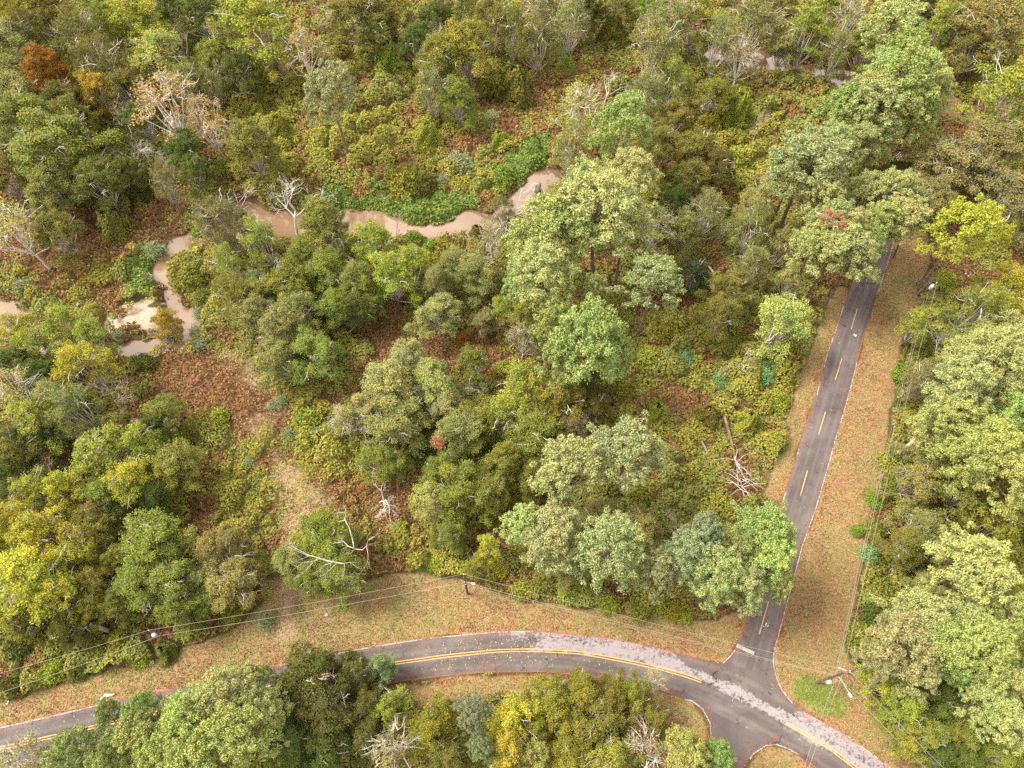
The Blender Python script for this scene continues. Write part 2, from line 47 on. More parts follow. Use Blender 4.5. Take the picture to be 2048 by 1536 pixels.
TREES = '''loose -116.25 161.17 0.0 0.0 1.096 1.062 yellow | yellow-green broadleaf tree filling the top-left corner of the wood
oak -109.04 163.22 0.0 0.0 1.012 1.009 olive | olive crown just right of the yellow corner tree at top left
bare -103.86 163.2 0.0 0.0 1.029 1.017 white | bare white snag standing up among olive crowns near the top-left corner
loose -92.64 156.7 0.0 0.0 0.932 0.955 brightgreen | bright leaf-green tree right of the white snag near the top-left corner
loose -85.61 158.25 0.0 0.0 1.162 1.103 yellow | yellow tree between the bright green tree and the dark green thicket at top
oak -80.42 166.0 0.0 0.0 0.791 0.849 dkgreen | deep green small crown left of the mauve leafless tree at top
oak -72.04 162.16 0.0 0.0 0.934 0.953 dkgreen | deep green crown right of the mauve leafless tree at top
bare -76.47 153.73 0.0 0.0 1.216 1.125 mauve | mauve leafless tree leaning over the deep green thicket at top left
loose -64.45 154.03 0.0 0.0 0.85 0.9 yelgreen | yellow-green crown above the deep green hollow at top left
loose -54.34 151.11 0.0 0.0 1.572 1.342 yelgreen | big bright yellow-green tree at top, left of the tan withered tree
bare -46.16 164.15 0.0 0.0 1.254 1.146 mauve | leafless grey-mauve branches at the top edge above the tan withered tree
half -44.89 145.22 0.0 0.0 0.952 0.971 tan | tan withered round tree below the big yellow-green tree at top
oak -102.15 141.07 0.0 0.0 0.982 0.988 rust | rusty orange-brown crown, the only orange tree at upper left
oak -95.54 132.75 0.0 0.0 0.854 0.895 dkolive | dark olive tree tucked against the right side of the rusty orange tree
oak -112.93 151.2 0.0 0.0 1.049 1.034 greygreen | grey-green tree at left edge between corner yellow tree and orange tree
oak -107.08 133.06 0.0 0.0 1.06 1.042 greygreen | dull grey-green crown at left edge, level with the orange tree's foot
willow -95.93 149.51 0.0 0.0 1.382 1.214 olive | streaky olive tree right above the orange tree
willow -88.47 140.98 0.0 0.0 1.265 1.151 olive | streaky olive tree right of the orange tree, thin trunk showing
oak -83.44 136.3 0.0 0.0 0.863 0.902 olive | dark olive crown between golden-topped tree and tan half-bare tree
loose -77.19 143.89 0.0 0.0 1.113 1.072 paleyel | pale yellow tree directly above the large tan half-bare tree
shrub -74.37 162.62 0.0 0.0 1.149 1.149 green | small round green bush in the dark hollow at top left
oak -66.21 147.53 0.0 0.0 0.822 0.871 green | mid-green tree just below the small round green bush in the hollow
oak -59.79 141.98 0.0 0.0 0.808 0.861 dkgreen | deep green tree below the hollow, above the yellow vine thicket
loose -88.32 135.15 0.0 0.0 0.802 0.866 gold | golden-topped tree above the row of bare pale branches at upper left
bare -82.81 126.26 0.0 0.0 1.116 1.068 pale | tangle of bare pale branches hanging below the golden-topped tree
bare -80.68 118.5 0.0 0.0 0.991 0.995 white | lower clump of bare white branches beside the big green oak
half -68.78 124.58 0.0 0.0 1.386 1.216 tan | large half-bare tree with tan leaves and pale branches at upper left
half -61.58 122.02 0.0 0.0 0.884 0.929 tan | smaller half-bare tan tree at right foot of the large half-bare one
willow -66.29 138.84 0.0 0.0 0.682 0.795 greygreen | grey wispy crown behind the top right of the large half-bare tree
pine -34.38 121.39 0.0 0.0 1.027 1.015 pinegrey | lone dark grey-green pine standing above the yellow vine thicket
oak -51.68 114.77 0.0 0.0 1.031 1.021 olivegreen | round olive-green tree above the pink leafless creekside tree
oak -101.25 124.45 0.0 0.0 1.163 1.112 green | green oak at the left edge below the grey-green crowns
oak -89.83 114.14 0.0 0.0 1.501 1.329 midgreen | biggest green oak of the left edge, broad domed crown
oak -85.31 111.47 0.0 0.0 0.86 0.9 midgreen | green crown on the lower right shoulder of the biggest left-edge oak
oak -89.85 105.16 0.0 0.0 0.966 0.976 midgreen | lower green oak with pale leaf tips under the biggest left-edge oak
oak -80.57 106.29 0.0 0.0 0.97 0.979 dkgreen | darkest green crown, right of the lower green oak at left
bare -73.65 117.08 0.0 0.0 0.599 0.735 white | small forked white snag left of the grey leaning column tree
willow -68.5 108.36 0.0 0.0 0.654 0.775 greygrey | grey leaning column of a tree draped in dry vine
half -91.08 92.55 0.0 0.0 1.051 1.03 paleyel | pale yellow tree with white branches at left edge, above the red-brown litter
oak -86.1 94.43 0.0 0.0 0.81 0.863 olive | olive crown right of the pale yellow left-edge tree
vine -79.99 101.43 0.0 0.0 1.323 1.323 olive | vine-draped leaning stump left of the creek's upper reach
bare -50.42 101.95 0.0 0.0 1.564 1.308 pink | pinkish leafless tree with dense twigs on the creek's far bank
bare -43.21 100.53 0.0 0.0 1.644 1.348 white | tall bare white tree with forked limbs standing by the muddy creek
blue -71.52 96.57 0.0 0.0 1.55 1.55 blue | blue-green feathery clump on the bank above the narrow channel
shrub -63.63 102.77 0.0 0.0 1.024 1.024 brightgreen | bright green low bush where the creek emerges from the trees
willow -54.03 95.84 0.0 0.0 1.016 1.01 greygrey | thin grey-green tree overhanging the creek below the pink leafless tree
willow -46.37 90.89 0.0 0.0 0.86 0.913 yelgreen | pale yellow-green small tree on the near bank under the white forked tree
oak -35.39 95.35 0.0 0.0 0.873 0.909 green | green creekside oak right of the tall bare white tree
shrub -61.11 119.27 0.0 0.0 1.159 1.159 yelgreen | yellow-green bush left of the round olive-green tree
oak -101.11 110.44 0.0 0.0 0.793 0.85 olive | olive crown cut by the left edge under the biggest oak
shrub -77.25 111.62 0.0 0.0 1.13 1.13 dkolive | dark shrub in the gap left of the grey leaning column
vine -57.04 137.55 0.0 0.0 0.954 0.954 yelolive | yellow-olive vine mound left of the lone grey-green pine
vine -50.25 129.07 0.0 0.0 1.06 1.06 yelolive | bright vine mound below and left of the lone grey-green pine
oak -33.93 157.51 0.0 0.0 1.217 1.147 olive | large dark olive oak at top centre-left, right of the withered tan tree
oak -26.99 162.09 0.0 0.0 0.934 0.953 yelolive | yellow-olive crown at the top edge beside the large dark olive oak
bare -22.11 159.52 0.0 0.0 0.907 0.943 mauve | leafless reddish twigs hanging between dark crowns at top centre
oak -16.38 159.23 0.0 0.0 0.851 0.893 dkgreen | dark green tree right of the reddish twigs at top centre
loose -9.47 165.23 0.0 0.0 0.644 0.751 green | light green crown on the top edge, top centre
vine -27.79 152.94 0.0 0.0 1.491 1.491 yelgreen | tall cone-shaped vine-covered stump below the large dark olive oak
oak -14.06 142.26 0.0 0.0 1.091 1.063 olivegreen | olive-green tree at the left of the pair above the vine thicket
oak -8.36 145.32 0.0 0.0 1.208 1.141 yelolive | yellow-olive tree with grey twigs, right of the pair above the thicket
bare -2.5 152.48 0.0 0.0 0.888 0.931 grey | grey leafless twig ball on the right side of the yellow-olive pair
willow 2.47 152.74 0.0 0.0 1.056 1.033 olive | olive upright tree right of the grey twig ball
half 7.81 159.58 0.0 0.0 0.834 0.897 greygrey | thin grey half-bare tree at the top edge near centre
willow 15.03 152.94 0.0 0.0 1.142 1.083 greygreen | slim grey-green tree with a vine-wrapped trunk, top centre-right
vine 14.67 152.36 0.0 0.0 0.857 0.857 yelgreen | vine-wrapped trunk base under the slim grey-green tree
vine 25.99 161.83 0.0 0.0 1.315 1.315 olive | low olive vine mound between slim grey-green trees at the top
loose 33.7 164.79 0.0 0.0 0.564 0.689 brightgreen | little light-green crown at the top edge right of centre
willow 32.69 141.56 0.0 0.0 1.43 1.239 greygreen | broad pale grey-green willowy tree at top right of centre
half 40.24 154.49 0.0 0.0 0.901 0.939 paleyel | pale yellow half-bare tree right of the small light-green crown
willow 36.24 135.7 0.0 0.0 0.839 0.9 yelgreen | yellow-green slim tree in front of the broad willowy grey-green tree
vine 1.44 141.21 0.0 0.0 1.775 1.775 olive | wide dome of olive vine left of the red-brown clearing
willow -16.15 133.82 0.0 0.0 0.834 0.897 greygreen | grey-green slim tree below the olive-green pair above the thicket
oak -10.54 130.93 0.0 0.0 0.78 0.84 green | green lower crown under the yellow-olive pair, beside red litter
blue -3.34 133.3 0.0 0.0 1.484 1.484 blue | tall blue-green plant alone on the red-brown clearing
vine -1.83 125.88 0.0 0.0 0.92 0.92 yelgreen | yellow-green vine clump just below the tall blue-green plant
vine -17.2 125.97 0.0 0.0 1.05 1.05 yelgreen | tilted vine column standing over the red-brown litter above the creek
shrub -22.72 113.22 0.0 0.0 1.732 1.732 yelolive | big olive-yellow bush above the island in the creek
shrub -17.55 112.29 0.0 0.0 1.282 1.282 dkolive | dark olive bush joined to the right of the olive-yellow bush
blue -10.67 118.46 0.0 0.0 2.178 2.178 blue | blue-green spreading shrub with yellow leaves above the creek
blue -13.55 114.38 0.0 0.0 1.27 1.27 blue | small pale blue-green plant left of the spreading blue-green shrub
shrub -1.55 114.87 0.0 0.0 1.293 1.293 brightgreen | fresh green bush at the creek's bend below the green bank
bare -3.12 99.33 0.0 0.0 1.462 1.256 white | sprawling bare white tree over the creek left of the stump
vine -6.51 99.54 0.0 0.0 0.663 0.663 olive | short vine-covered trunk standing in the creek water
bare 22.11 136.59 0.0 0.0 0.949 0.969 pale | bare pale branch top rising behind the yellow-green creek tree
half 15.02 123.43 0.0 0.0 0.959 0.975 paleyel | pale yellow-green half-bare tree left of the upper pine
pine 20.99 107.61 0.0 0.0 1.141 1.075 pinegr | light green pine highest of the centre cluster, above the creek bend
willow 12.92 115.11 0.0 0.0 0.861 0.914 paleyel | pale slim tree over the creek's far end, below the half-bare tree
vine 32.82 114.24 0.0 0.0 0.76 0.76 yelolive | narrow olive vine column right of the big centre pine
pine 21.96 96.54 0.0 0.0 1.003 1.001 pinelt | light pine second from top in the centre cluster
pine 16.42 85.68 0.0 0.0 1.344 1.177 pinelt | broadest light pine in the middle of the centre cluster
pine 6.08 83.52 0.0 0.0 1.131 1.07 pineye | yellowish light pine on the left of the centre cluster by the creek
half 27.36 91.59 0.0 0.0 0.795 0.871 palegreen | faded narrow pale tree right of the broadest centre pine
shrub 29.78 109.27 0.0 0.0 0.824 0.824 yellow | yellow bush at the right side of the centre pine cluster
bare -22.32 97.54 0.0 0.0 0.696 0.805 tan | low tan twiggy tree standing in the creek's middle
loose -25.28 90.26 0.0 0.0 0.748 0.828 yelgreen | yellow-green tree on the near bank below the creek island
shrub -11.82 94.83 0.0 0.0 1.556 1.556 olivegreen | soft olive-green bush on the near bank under the water's right end
bare -30.05 91.51 0.0 0.0 0.814 0.884 white | bare white crooked tree on near bank left of the yellow-green one
shrub -15.32 95.4 0.0 0.0 0.856 0.856 brightgreen | bright grassy tuft at the water's edge below the creek's straight reach
shrub -28.71 101.42 0.0 0.0 1.019 1.019 brightgreen | low green island bush in the middle of the creek
shrub 2.69 110.49 0.0 0.0 0.332 0.332 green | tiny round green tuft alone in the creek water near the stump
half -3.85 90.78 0.0 0.0 0.6 0.736 greygreen | grey-green half-bare tree under the sprawling bare white tree
loose 43.9 155.65 0.0 0.0 1.004 1.003 yelgreen | tall yellow-green tree at top, left of the broad grey-green one
willow 55.99 151.92 0.73 0.69 1.437 1.243 greygreen | broad grey-green streaky tree at top right of centre
half 52.09 141.3 0.0 0.0 0.75 0.842 greygrey | grey snaggy tree with hooked white limbs, upper right
loose 67.22 147.15 2.21 3.92 0.99 0.994 yelgreen | yellow-green tree on a leaning bare trunk over the upper pool
half 78.68 154.16 0.0 0.0 0.82 0.888 greygrey | greyish thin-leaved tree right of the leaning yellow-green tree
pine 80.77 138.05 0.0 0.0 1.122 1.065 pinelt | topmost pine of the right side, above the pine row along the road
loose 101.03 153.55 0.0 0.0 0.773 0.846 yelgreen | yellow-green crown right of the topmost right pine
oak 108.7 148.14 0.0 0.0 1.395 1.263 olivegrey | wide olive-grey tree in the top-right corner
loose 102.86 124.46 0.0 0.0 1.379 1.232 yelgreen | broad yellow-green tree at the right edge beside the upper pool
shrub 105.09 147.45 0.0 0.0 1.683 1.683 dkolive | dark olive thicket bush between corner tree and broad yellow-green tree
pine 76.39 116.66 0.0 0.0 1.311 1.161 pinegr | greenest big pine at the top of the row over the straight road
pine 65.82 115.04 0.0 0.0 0.903 0.945 pinegr | spreading pine crown to the left of the greenest big pine
pine 70.48 112.86 0.0 0.0 1.064 1.035 pine | pine with a pale bare trunk showing below the greenest pine
pine 80.58 115.84 0.5 -0.86 0.765 0.863 pinegr | rightmost pine in the row, beside the end-of-road marker
pine 54.41 97.99 0.0 0.0 1.195 1.103 pine | neat round pine at the left of the row over the road
pine 68.95 92.66 0.0 0.0 0.832 0.904 pine | pine right of the neat round one, trunk leaning over the road
pine 56.22 85.74 0.0 0.0 0.841 0.909 pine | pine holding a dead red-brown branch on the left of the road
pine 66.1 87.13 0.0 0.0 0.722 0.836 pineye | pine overhanging the far end of visible asphalt
pine 55.22 79.95 0.0 0.0 0.882 0.933 pinelt | lowest pine of the row, left of the far road end
oak 86.87 104.94 0.0 0.0 1.211 1.144 greygrey | dark grey-green oak right of the pine row
oak 95.89 110.24 0.0 0.0 1.172 1.117 greygrey | grey-green oak at right edge above the bright yellow tree
oak 95.1 97.87 0.0 0.0 1.062 1.043 greygrey | grey-green oak cut by the right edge, beside the bright yellow tree
pine 77.35 82.16 0.0 0.0 1.037 1.02 brightyel | bright yellow-green tree standing alone right of the far road
pine 87.51 85.53 0.0 0.0 0.435 0.633 brightyel | low bright yellow side crown at right foot of the bright yellow tree
vine 51.39 132.22 0.0 0.0 1.334 1.334 yelgreen | vine hump under the grey snaggy tree, left of red dead brush
vine 44.31 128.13 0.0 0.0 1.252 1.252 yelolive | yellow-olive vine heap at upper right, far from the road
shrub 49.1 118.0 0.0 0.0 1.382 1.382 yelgreen | yellow-green bush left of the neat round pine
oak 38.52 113.98 0.0 0.0 0.803 0.857 olive | low olive tree left of the yellow-green bush, upper right
willow 37.84 96.37 0.0 0.0 0.806 0.879 greygreen | grey-green low tree with a white branch fan, left of the pine row
bare 35.7 100.27 0.0 0.0 0.749 0.841 white | fan of bare white branches on the low grey-green tree
willow 48.38 99.6 0.0 0.0 0.743 0.837 palegreen | pale silvery young tree below the round pine's left side
willow 45.61 92.32 0.0 0.0 0.794 0.871 greygreen | grey-green leafy young tree under the pale silvery one
willow 50.96 88.78 0.0 0.0 0.645 0.769 greygreen | grey-green young tree at the foot of the lowest row pine
bare 52.48 109.29 0.0 0.0 0.583 0.724 pink | small bare pinkish tree left of the neat round pine
bare 42.64 97.79 0.0 0.0 0.515 0.671 pale | bare pale stick tree beside the grey-green low tree
bare 54.49 125.72 0.0 0.0 0.667 0.784 rust | red-brown dead brush clump in the upper right thicket
loose -88.17 71.82 0.74 1.31 0.701 0.794 yellow | yellow tree at the left edge beside the sandbar
loose -78.86 70.3 1.23 2.18 0.867 0.911 yelgreen | light yellow-green tree left of the sandbar
loose -72.91 70.35 0.0 0.0 0.609 0.725 yelgreen | thin light-green tree reaching over the pool under the sandbar
loose -64.79 76.14 2.47 -0.35 0.507 0.643 gold | golden-yellow young tree at the right end of the sandbar
blue -64.21 76.79 0.0 0.0 1.551 1.551 blue | blue-green bush under the golden-yellow young tree
blue -58.9 77.4 -1.5 0.0 1.113 1.113 blue | pale blue-green plant right of the golden-yellow young tree
shrub -61.95 88.24 0.0 0.0 1.519 1.519 green | round rich-green bush on the bend of the narrow channel
shrub -58.91 84.11 0.0 0.0 0.754 0.754 green | smaller rich-green bush below the round one on the channel
blue -59.75 81.47 0.0 0.0 0.906 0.906 blue | little blue-green plant at the water's edge below the channel bushes
blue -71.34 89.14 0.0 0.0 0.932 0.932 blue | small blue-green plant on the bank left of the channel
blue -95.06 87.85 0.0 0.0 1.158 1.158 blue | blue-green plant by the dark hollow at the left edge
blue -76.97 76.85 0.0 0.0 0.779 0.779 blue | small blue-green tuft on the sandbar, left one
blue -73.34 76.38 0.0 0.0 0.778 0.778 blue | small blue-green tuft on the sandbar, right one
loose -71.61 63.97 0.0 0.0 0.784 0.854 yellow | yellow tree just below the pool
bare -67.85 60.1 0.0 0.0 0.951 0.971 grey | grey leafless tree with many fine twigs below the pool
oak -84.57 65.07 0.0 0.0 0.67 0.755 dkgreen | dark green crown at left edge below the pool's left end
oak -79.15 62.83 0.0 0.0 0.61 0.708 dkgreen | dark green crown between left edge and the yellow tree below the pool
half -80.56 58.54 0.0 0.0 0.753 0.844 paleyel | pale thinly leaved tree at left edge under the dark crowns
loose -76.55 54.59 0.0 0.0 0.806 0.869 yelgreen | yellow-green tree left of the streaky grey one, mid left
willow -70.81 55.72 0.0 0.0 0.868 0.919 greygreen | streaky grey-green tree below the grey leafless tree
bare -63.96 55.88 0.0 0.0 0.707 0.812 pale | pale leafless tree beside the streaky grey-green tree
oak -57.51 56.3 0.0 0.0 0.568 0.673 green | green tree bordering the red-brown clearing left of the track
oak -59.46 53.82 0.0 0.0 0.484 0.601 dkgreen | dark green tree behind the green one bordering the clearing
shrub -56.94 52.84 0.0 0.0 1.025 1.025 yelgreen | yellow-green drooping bush at the left of the bramble patch
shrub -50.6 57.65 0.0 0.0 0.924 0.924 yelgreen | yellow-green bush inside the bramble patch left of the track
blue -45.09 52.64 0.0 0.0 0.768 0.768 blue | blue-green plant on the bramble patch just left of the track
blue -44.31 49.54 0.0 0.0 0.639 0.639 blue | lower blue-green plant on the bramble patch left of the track
blue -40.18 60.97 0.0 0.0 1.044 1.044 blue | blue-green plant at the top of the track's right side
blue -41.94 60.16 0.0 0.0 0.73 0.73 blue | small blue-green plant touching the track at its top
blue -38.29 54.71 0.0 0.0 0.855 0.855 blue | blue-green plant, leftmost of the row right of the track
blue -33.66 54.94 0.0 0.0 0.856 0.856 blue | blue-green plant in the middle of the row right of the track
blue -31.84 53.99 0.0 0.0 0.732 0.732 blue | blue-green plant low in the row right of the track
blue -31.08 56.27 0.0 0.0 0.698 0.698 blue | blue-green plant at the right end of the row right of the track
shrub -35.39 57.51 0.0 0.0 1.106 1.106 yelgreen | yellow-green weedy bush above the blue-green row by the track
half -27.39 53.8 0.0 0.0 0.49 0.652 palegreen | pale leafless-topped tree above the crooked white snag, mid left
loose -63.41 47.74 0.0 0.0 0.882 0.922 yelgreen | big yellow-green tree left of the dark bramble clearing
loose -59.39 49.46 0.0 0.0 0.687 0.783 yelgreen | yellow-green crown on the right of the big yellow-green tree
loose -57.94 43.65 0.0 0.0 0.768 0.842 yellow | yellow crown in front of the big yellow-green tree
oak -52.41 45.85 0.0 0.0 0.741 0.811 green | green tree at the edge of the dark bramble clearing
bare -72.05 46.21 0.0 0.0 0.751 0.842 mauve | mauve leafless tree left of the big yellow-green tree
loose -68.32 41.92 0.0 0.0 0.664 0.766 yellow | yellow crown below the mauve leafless tree
loose -78.47 49.14 0.0 0.0 0.635 0.744 olive | olive-yellow crown at left edge, mid-height of the wood
oak -78.84 45.04 0.0 0.0 0.616 0.712 dkgreen | dark green crown at left edge below the olive-yellow one
oak -62.35 42.03 0.0 0.0 0.656 0.745 green | green crown below the big yellow-green tree
oak -44.96 74.6 0.0 0.0 0.724 0.797 greygreen | upper left grey-green oak of the clump right of the track
oak -39.66 70.72 0.0 0.0 0.823 0.872 greygreen | middle grey-green oak of the clump right of the track
oak -39.91 65.2 0.0 0.0 0.724 0.798 greygreen | lowest grey-green oak on the left of the clump beside the track
oak -33.13 65.95 0.0 0.0 0.834 0.88 green | greener oak on the right of the clump beside the track
oak -40.16 81.87 0.0 0.0 0.773 0.835 green | green oak above the grey-green clump, below the creek
oak -33.93 84.46 0.0 0.0 0.781 0.841 green | green oak near the corner wood's upper left, below the creek's white tree
oak -31.4 76.57 0.0 0.0 0.644 0.735 green | green oak at the upper left corner of the corner wood
bare -44.15 88.21 0.0 0.0 0.76 0.848 white | fallen-looking bare white branches on the near creek bank
willow -51.56 85.17 0.0 0.0 0.773 0.857 yelgreen | yellow-green wispy tree right of the round rich-green channel bush
willow -50.03 79.24 0.0 0.0 0.689 0.8 yelolive | yellow-olive wispy tree on the slope above the track's upper end
blue -49.81 88.67 0.0 0.0 1.391 1.391 blue | blue-green bush on the slope between wispy tree and white branches
shrub -66.09 68.99 0.0 0.0 1.031 1.031 dkolive | dark bush at the pool's lower shore
blue -57.48 72.7 0.0 0.0 1.202 1.202 blue | blue-green plant on the slope right of the pool
pine 5.19 74.61 0.0 0.0 1.035 1.019 pinelt | light pine nearest the upper corner wood side, left of the two dark trunks
pine 1.88 75.7 0.0 0.0 0.631 0.776 pinelt | small light pine crown on the lower left of the centre cluster
pine 23.41 73.7 0.0 0.0 0.917 0.954 pinegrey | dome-shaped grey-green pine on one long leaning trunk
pine 11.66 60.69 0.0 0.0 1.134 1.072 pinegr | vivid green large pine in the upper half of the corner wood
pine 7.42 59.41 0.0 0.0 0.646 0.786 pinegr | low vivid green crown at the lower left of the vivid pine
pine 16.45 61.09 0.0 0.0 0.65 0.789 pinegr | vivid green crown at the lower right of the vivid pine
pine 14.25 75.81 0.0 0.0 0.45 0.644 pinelt | small pale pine top in front of the two dark trunks
loose -21.07 81.42 0.0 0.0 0.84 0.893 yelgreen | yellow-green tree above the corner wood left of centre
oak -27.79 81.73 0.0 0.0 0.744 0.813 green | green tree above the corner wood's upper left side
shrub -13.71 90.95 0.0 0.0 1.466 1.466 yelolive | yellow-olive thicket bush below the creek's straight reach
oak -13.3 81.81 0.0 0.0 0.599 0.699 greygreen | grey-green tree above the corner wood between yellow-green tree and pines
oak -5.13 82.91 0.0 0.0 0.718 0.793 greygreen | grey-green tree touching the left of the centre pines
oak -12.99 74.7 0.0 0.0 0.668 0.754 palegrey | pale grey-green oak above the red-brown clearing inside the corner wood
oak -4.58 74.04 0.0 0.0 0.411 0.537 greygrey | dark grey-green small oak right of the pale oak in the corner wood
loose -1.17 75.86 0.0 0.0 0.507 0.643 yelgreen | yellow-green small crown left of the vivid pine's top
loose 2.43 73.15 0.0 0.0 0.644 0.752 yelgreen | yellow-green tree touching the left side of the vivid pine
half 1.72 68.27 0.0 0.0 0.52 0.676 greygrey | grey half-bare small tree at the vivid pine's left foot
oak -28.32 76.12 0.0 0.0 0.643 0.734 dkgreen | dark green tree just inside the corner wood's upper left corner
oak -25.02 77.75 0.0 0.0 0.475 0.594 green | green crown next to the upper left corner tree inside the corner wood
shrub -8.96 73.17 0.0 0.0 0.723 0.723 orange | orange-tan bush on the red-brown clearing in the corner wood
oak -17.81 64.32 0.0 0.0 0.695 0.775 palegrey | pale oak, highest of the large pale group at corner wood's left
oak -20.13 59.07 0.0 0.0 0.888 0.92 palegrey | pale oak at the left of the large pale group in the corner wood
oak -13.22 59.75 0.0 0.0 0.761 0.826 palegrey | pale oak at the right of the large pale group in the corner wood
oak -18.29 52.4 0.0 0.0 0.889 0.921 greygreen | grey-green oak, lowest left of the large pale group
oak -8.75 50.13 0.0 0.0 0.78 0.841 greygreen | round grey-green oak low in the pale group, small red patch beside
oak -10.91 55.94 0.0 0.0 0.645 0.736 palegrey | pale crown in the middle of the large pale group
bare -4.79 60.45 0.0 0.0 0.604 0.739 pale | small pale dead tree with reaching arms in the middle of the corner wood
loose -6.25 64.74 0.0 0.0 0.513 0.648 green | thin green tree right of the pale oaks' top
shrub -1.67 66.71 0.0 0.0 0.768 0.768 yelgreen | bright yellow-green bush right of the thin green tree in the middle of the corner wood
loose 2.32 58.35 0.0 0.0 0.871 0.914 yelgreen | yellow-green tree in the very middle of the corner wood
loose -0.54 53.78 0.0 0.0 0.751 0.83 yelgreen | yellow-green crown lower left of the mid-wood yellow-green tree
loose 8.05 55.26 0.0 0.0 0.808 0.871 yelolive | olive-yellow tree right of the mid-wood yellow-green tree
oak 3.73 49.92 0.0 0.0 0.854 0.896 green | green oak below the mid-wood yellow-green tree
oak 9.9 51.65 0.0 0.0 0.582 0.685 greygrey | grey twiggy oak right of the green oak in the middle of the corner wood
oak -1.48 45.24 0.0 0.0 0.69 0.771 olivegreen | olive-green oak left of the large light pine in lower corner wood
oak 11.82 59.85 0.0 0.0 0.603 0.702 dkolive | dark low tree right of the mid-wood yellow-green tree
pine 16.38 43.08 0.0 0.0 0.951 0.973 pinegrey | soft grey-green pine alone in the corner wood's right half
pine 7.76 40.42 0.0 0.0 0.939 0.966 pinelt | large light pine at lower centre of the corner wood
shrub 0.58 42.32 0.0 0.0 0.866 0.866 yelolive | yellow-olive bush between dark oak and lower light pine
oak -8.54 41.37 0.0 0.0 0.799 0.855 green | green oak with drooping edge at the corner wood's lower left
oak -4.41 40.31 0.0 0.0 0.651 0.741 green | green oak right beside the drooping one at corner wood's lower left
loose -12.45 39.29 0.0 0.0 0.608 0.723 palegreen | pale thin tree at the corner wood's lower left edge
shrub -15.45 50.09 0.0 0.0 1.014 1.014 dkgreen | dark green bush in the gap under the pale oak group
oak -21.12 46.67 0.0 0.0 0.645 0.736 green | green oak at the corner wood's left side below the pale group
bare -25.03 51.45 0.0 0.0 0.769 0.854 white | crooked white snag on the corner wood's left boundary
bare -21.73 41.91 0.0 0.0 0.808 0.88 white | twisted white branches low on the corner wood's left side
loose -26.68 54.31 0.0 0.0 0.438 0.585 palegreen | pale green tree outside the corner wood behind the crooked white snag
shrub 24.96 68.27 0.0 0.0 1.155 1.155 yelgreen | yellow-green bush right of the leaning pine trunk's foot
shrub 18.86 62.0 0.0 0.0 1.189 1.189 olive | olive bush below the leaning pine trunk's foot
shrub 13.99 60.46 0.0 0.0 1.12 1.12 dkgreen | dark green bush under the vivid pine's lower side
shrub 28.23 74.62 0.0 0.0 1.054 1.054 yelolive | yellow-olive bush under the dome-shaped pine
shrub 14.78 55.22 0.0 0.0 0.975 0.975 yelolive | yellow-olive bush left above the soft grey-green pine
vine 24.87 57.46 0.0 0.0 0.819 0.819 yelgreen | yellow-green vine strand mound right above the soft pine
shrub 15.24 43.9 0.0 0.0 1.159 1.159 olive | olive bush between lower light pine and soft grey-green pine
shrub 20.07 42.41 0.0 0.0 1.038 1.038 yelolive | yellow-olive bush below the soft grey-green pine
oak 33.89 83.97 0.0 0.0 0.516 0.629 cedar | very dark green cedar-like tree right of the dome-shaped pine
willow 45.0 84.55 0.0 0.0 0.669 0.786 greygreen | grey-green tree with a bare curved limb above the corner wood's right corner
loose 51.04 80.94 0.0 0.0 0.547 0.675 palegreen | pale green tree on the verge side above the corner wood's right corner
loose 46.62 69.97 0.0 0.0 0.941 0.961 palegreen | light green tree in the corner wood's upper right corner beside the verge
oak 36.81 72.86 0.0 0.0 0.691 0.772 olivegreen | olive tree left of the light corner tree
bare 40.11 66.78 0.0 0.0 0.66 0.779 white | bare white branching snag left of the light corner tree
bare 37.6 63.63 0.0 0.0 0.411 0.587 grey | small grey dead bush under the white branching snag
shrub 31.66 68.48 0.0 0.0 0.774 0.774 teal | teal-green leafy shrub, leftmost of the teal ones
shrub 36.72 63.73 0.0 0.0 0.759 0.759 teal | teal-green leafy shrub over the fallen log's upper end
shrub 39.77 62.27 0.0 0.0 0.755 0.755 teal | teal-green leafy shrub right of the fallen log's upper end
shrub 44.94 64.72 0.0 0.0 1.014 1.014 teal | biggest teal-green shrub, right of the others near the road
shrub 45.89 58.9 0.0 0.0 0.929 0.929 yelgreen | yellow-green verge bush beside the road below the teal shrubs
shrub 43.75 51.4 0.0 0.0 0.96 0.96 yelgreen | yellow-green verge bush right of the fallen dead pine
vine 39.72 54.85 0.0 0.0 0.81 0.81 yelgreen | yellow-green bramble mound right of the fallen log
vine 32.97 56.24 0.0 0.0 0.865 0.865 olive | olive bramble mound left of the fallen log
shrub 29.38 44.94 0.0 0.0 0.934 0.934 olivegreen | olive-green bush left of the fallen pine's red-brown top
bare 77.29 81.68 0.0 0.0 0.528 0.682 grey | grey twig spray behind the upper right utility pole
shrub 82.74 84.5 0.0 0.0 1.026 1.026 yelgreen | yellow-green bush just right of the upper right utility pole
loose 71.05 70.72 0.0 0.0 0.525 0.658 yelgreen | yellow-green small tree below the upper right utility pole
shrub 73.57 68.68 0.0 0.0 1.094 1.094 olive | olive bush along the wires below the yellow-green small tree
loose 87.25 75.83 0.0 0.0 0.822 0.88 yellow | yellow tree at the right edge below the litter pile
willow 81.4 72.69 0.0 0.0 0.866 0.918 yelgreen | light green streaky tree right of the wires
loose 84.79 68.48 0.0 0.0 0.688 0.784 paleyel | pale yellow tree at right edge above the light pines
bare 76.05 67.49 0.0 0.0 0.54 0.691 white | white crooked snag between wires and right-edge trees
pine 72.59 56.4 0.0 0.0 0.958 0.977 pinelt | light pine, highest on the right side of the straight road
pine 67.13 52.57 0.0 0.0 0.916 0.953 pinelt | light pine left below the highest one on the right side
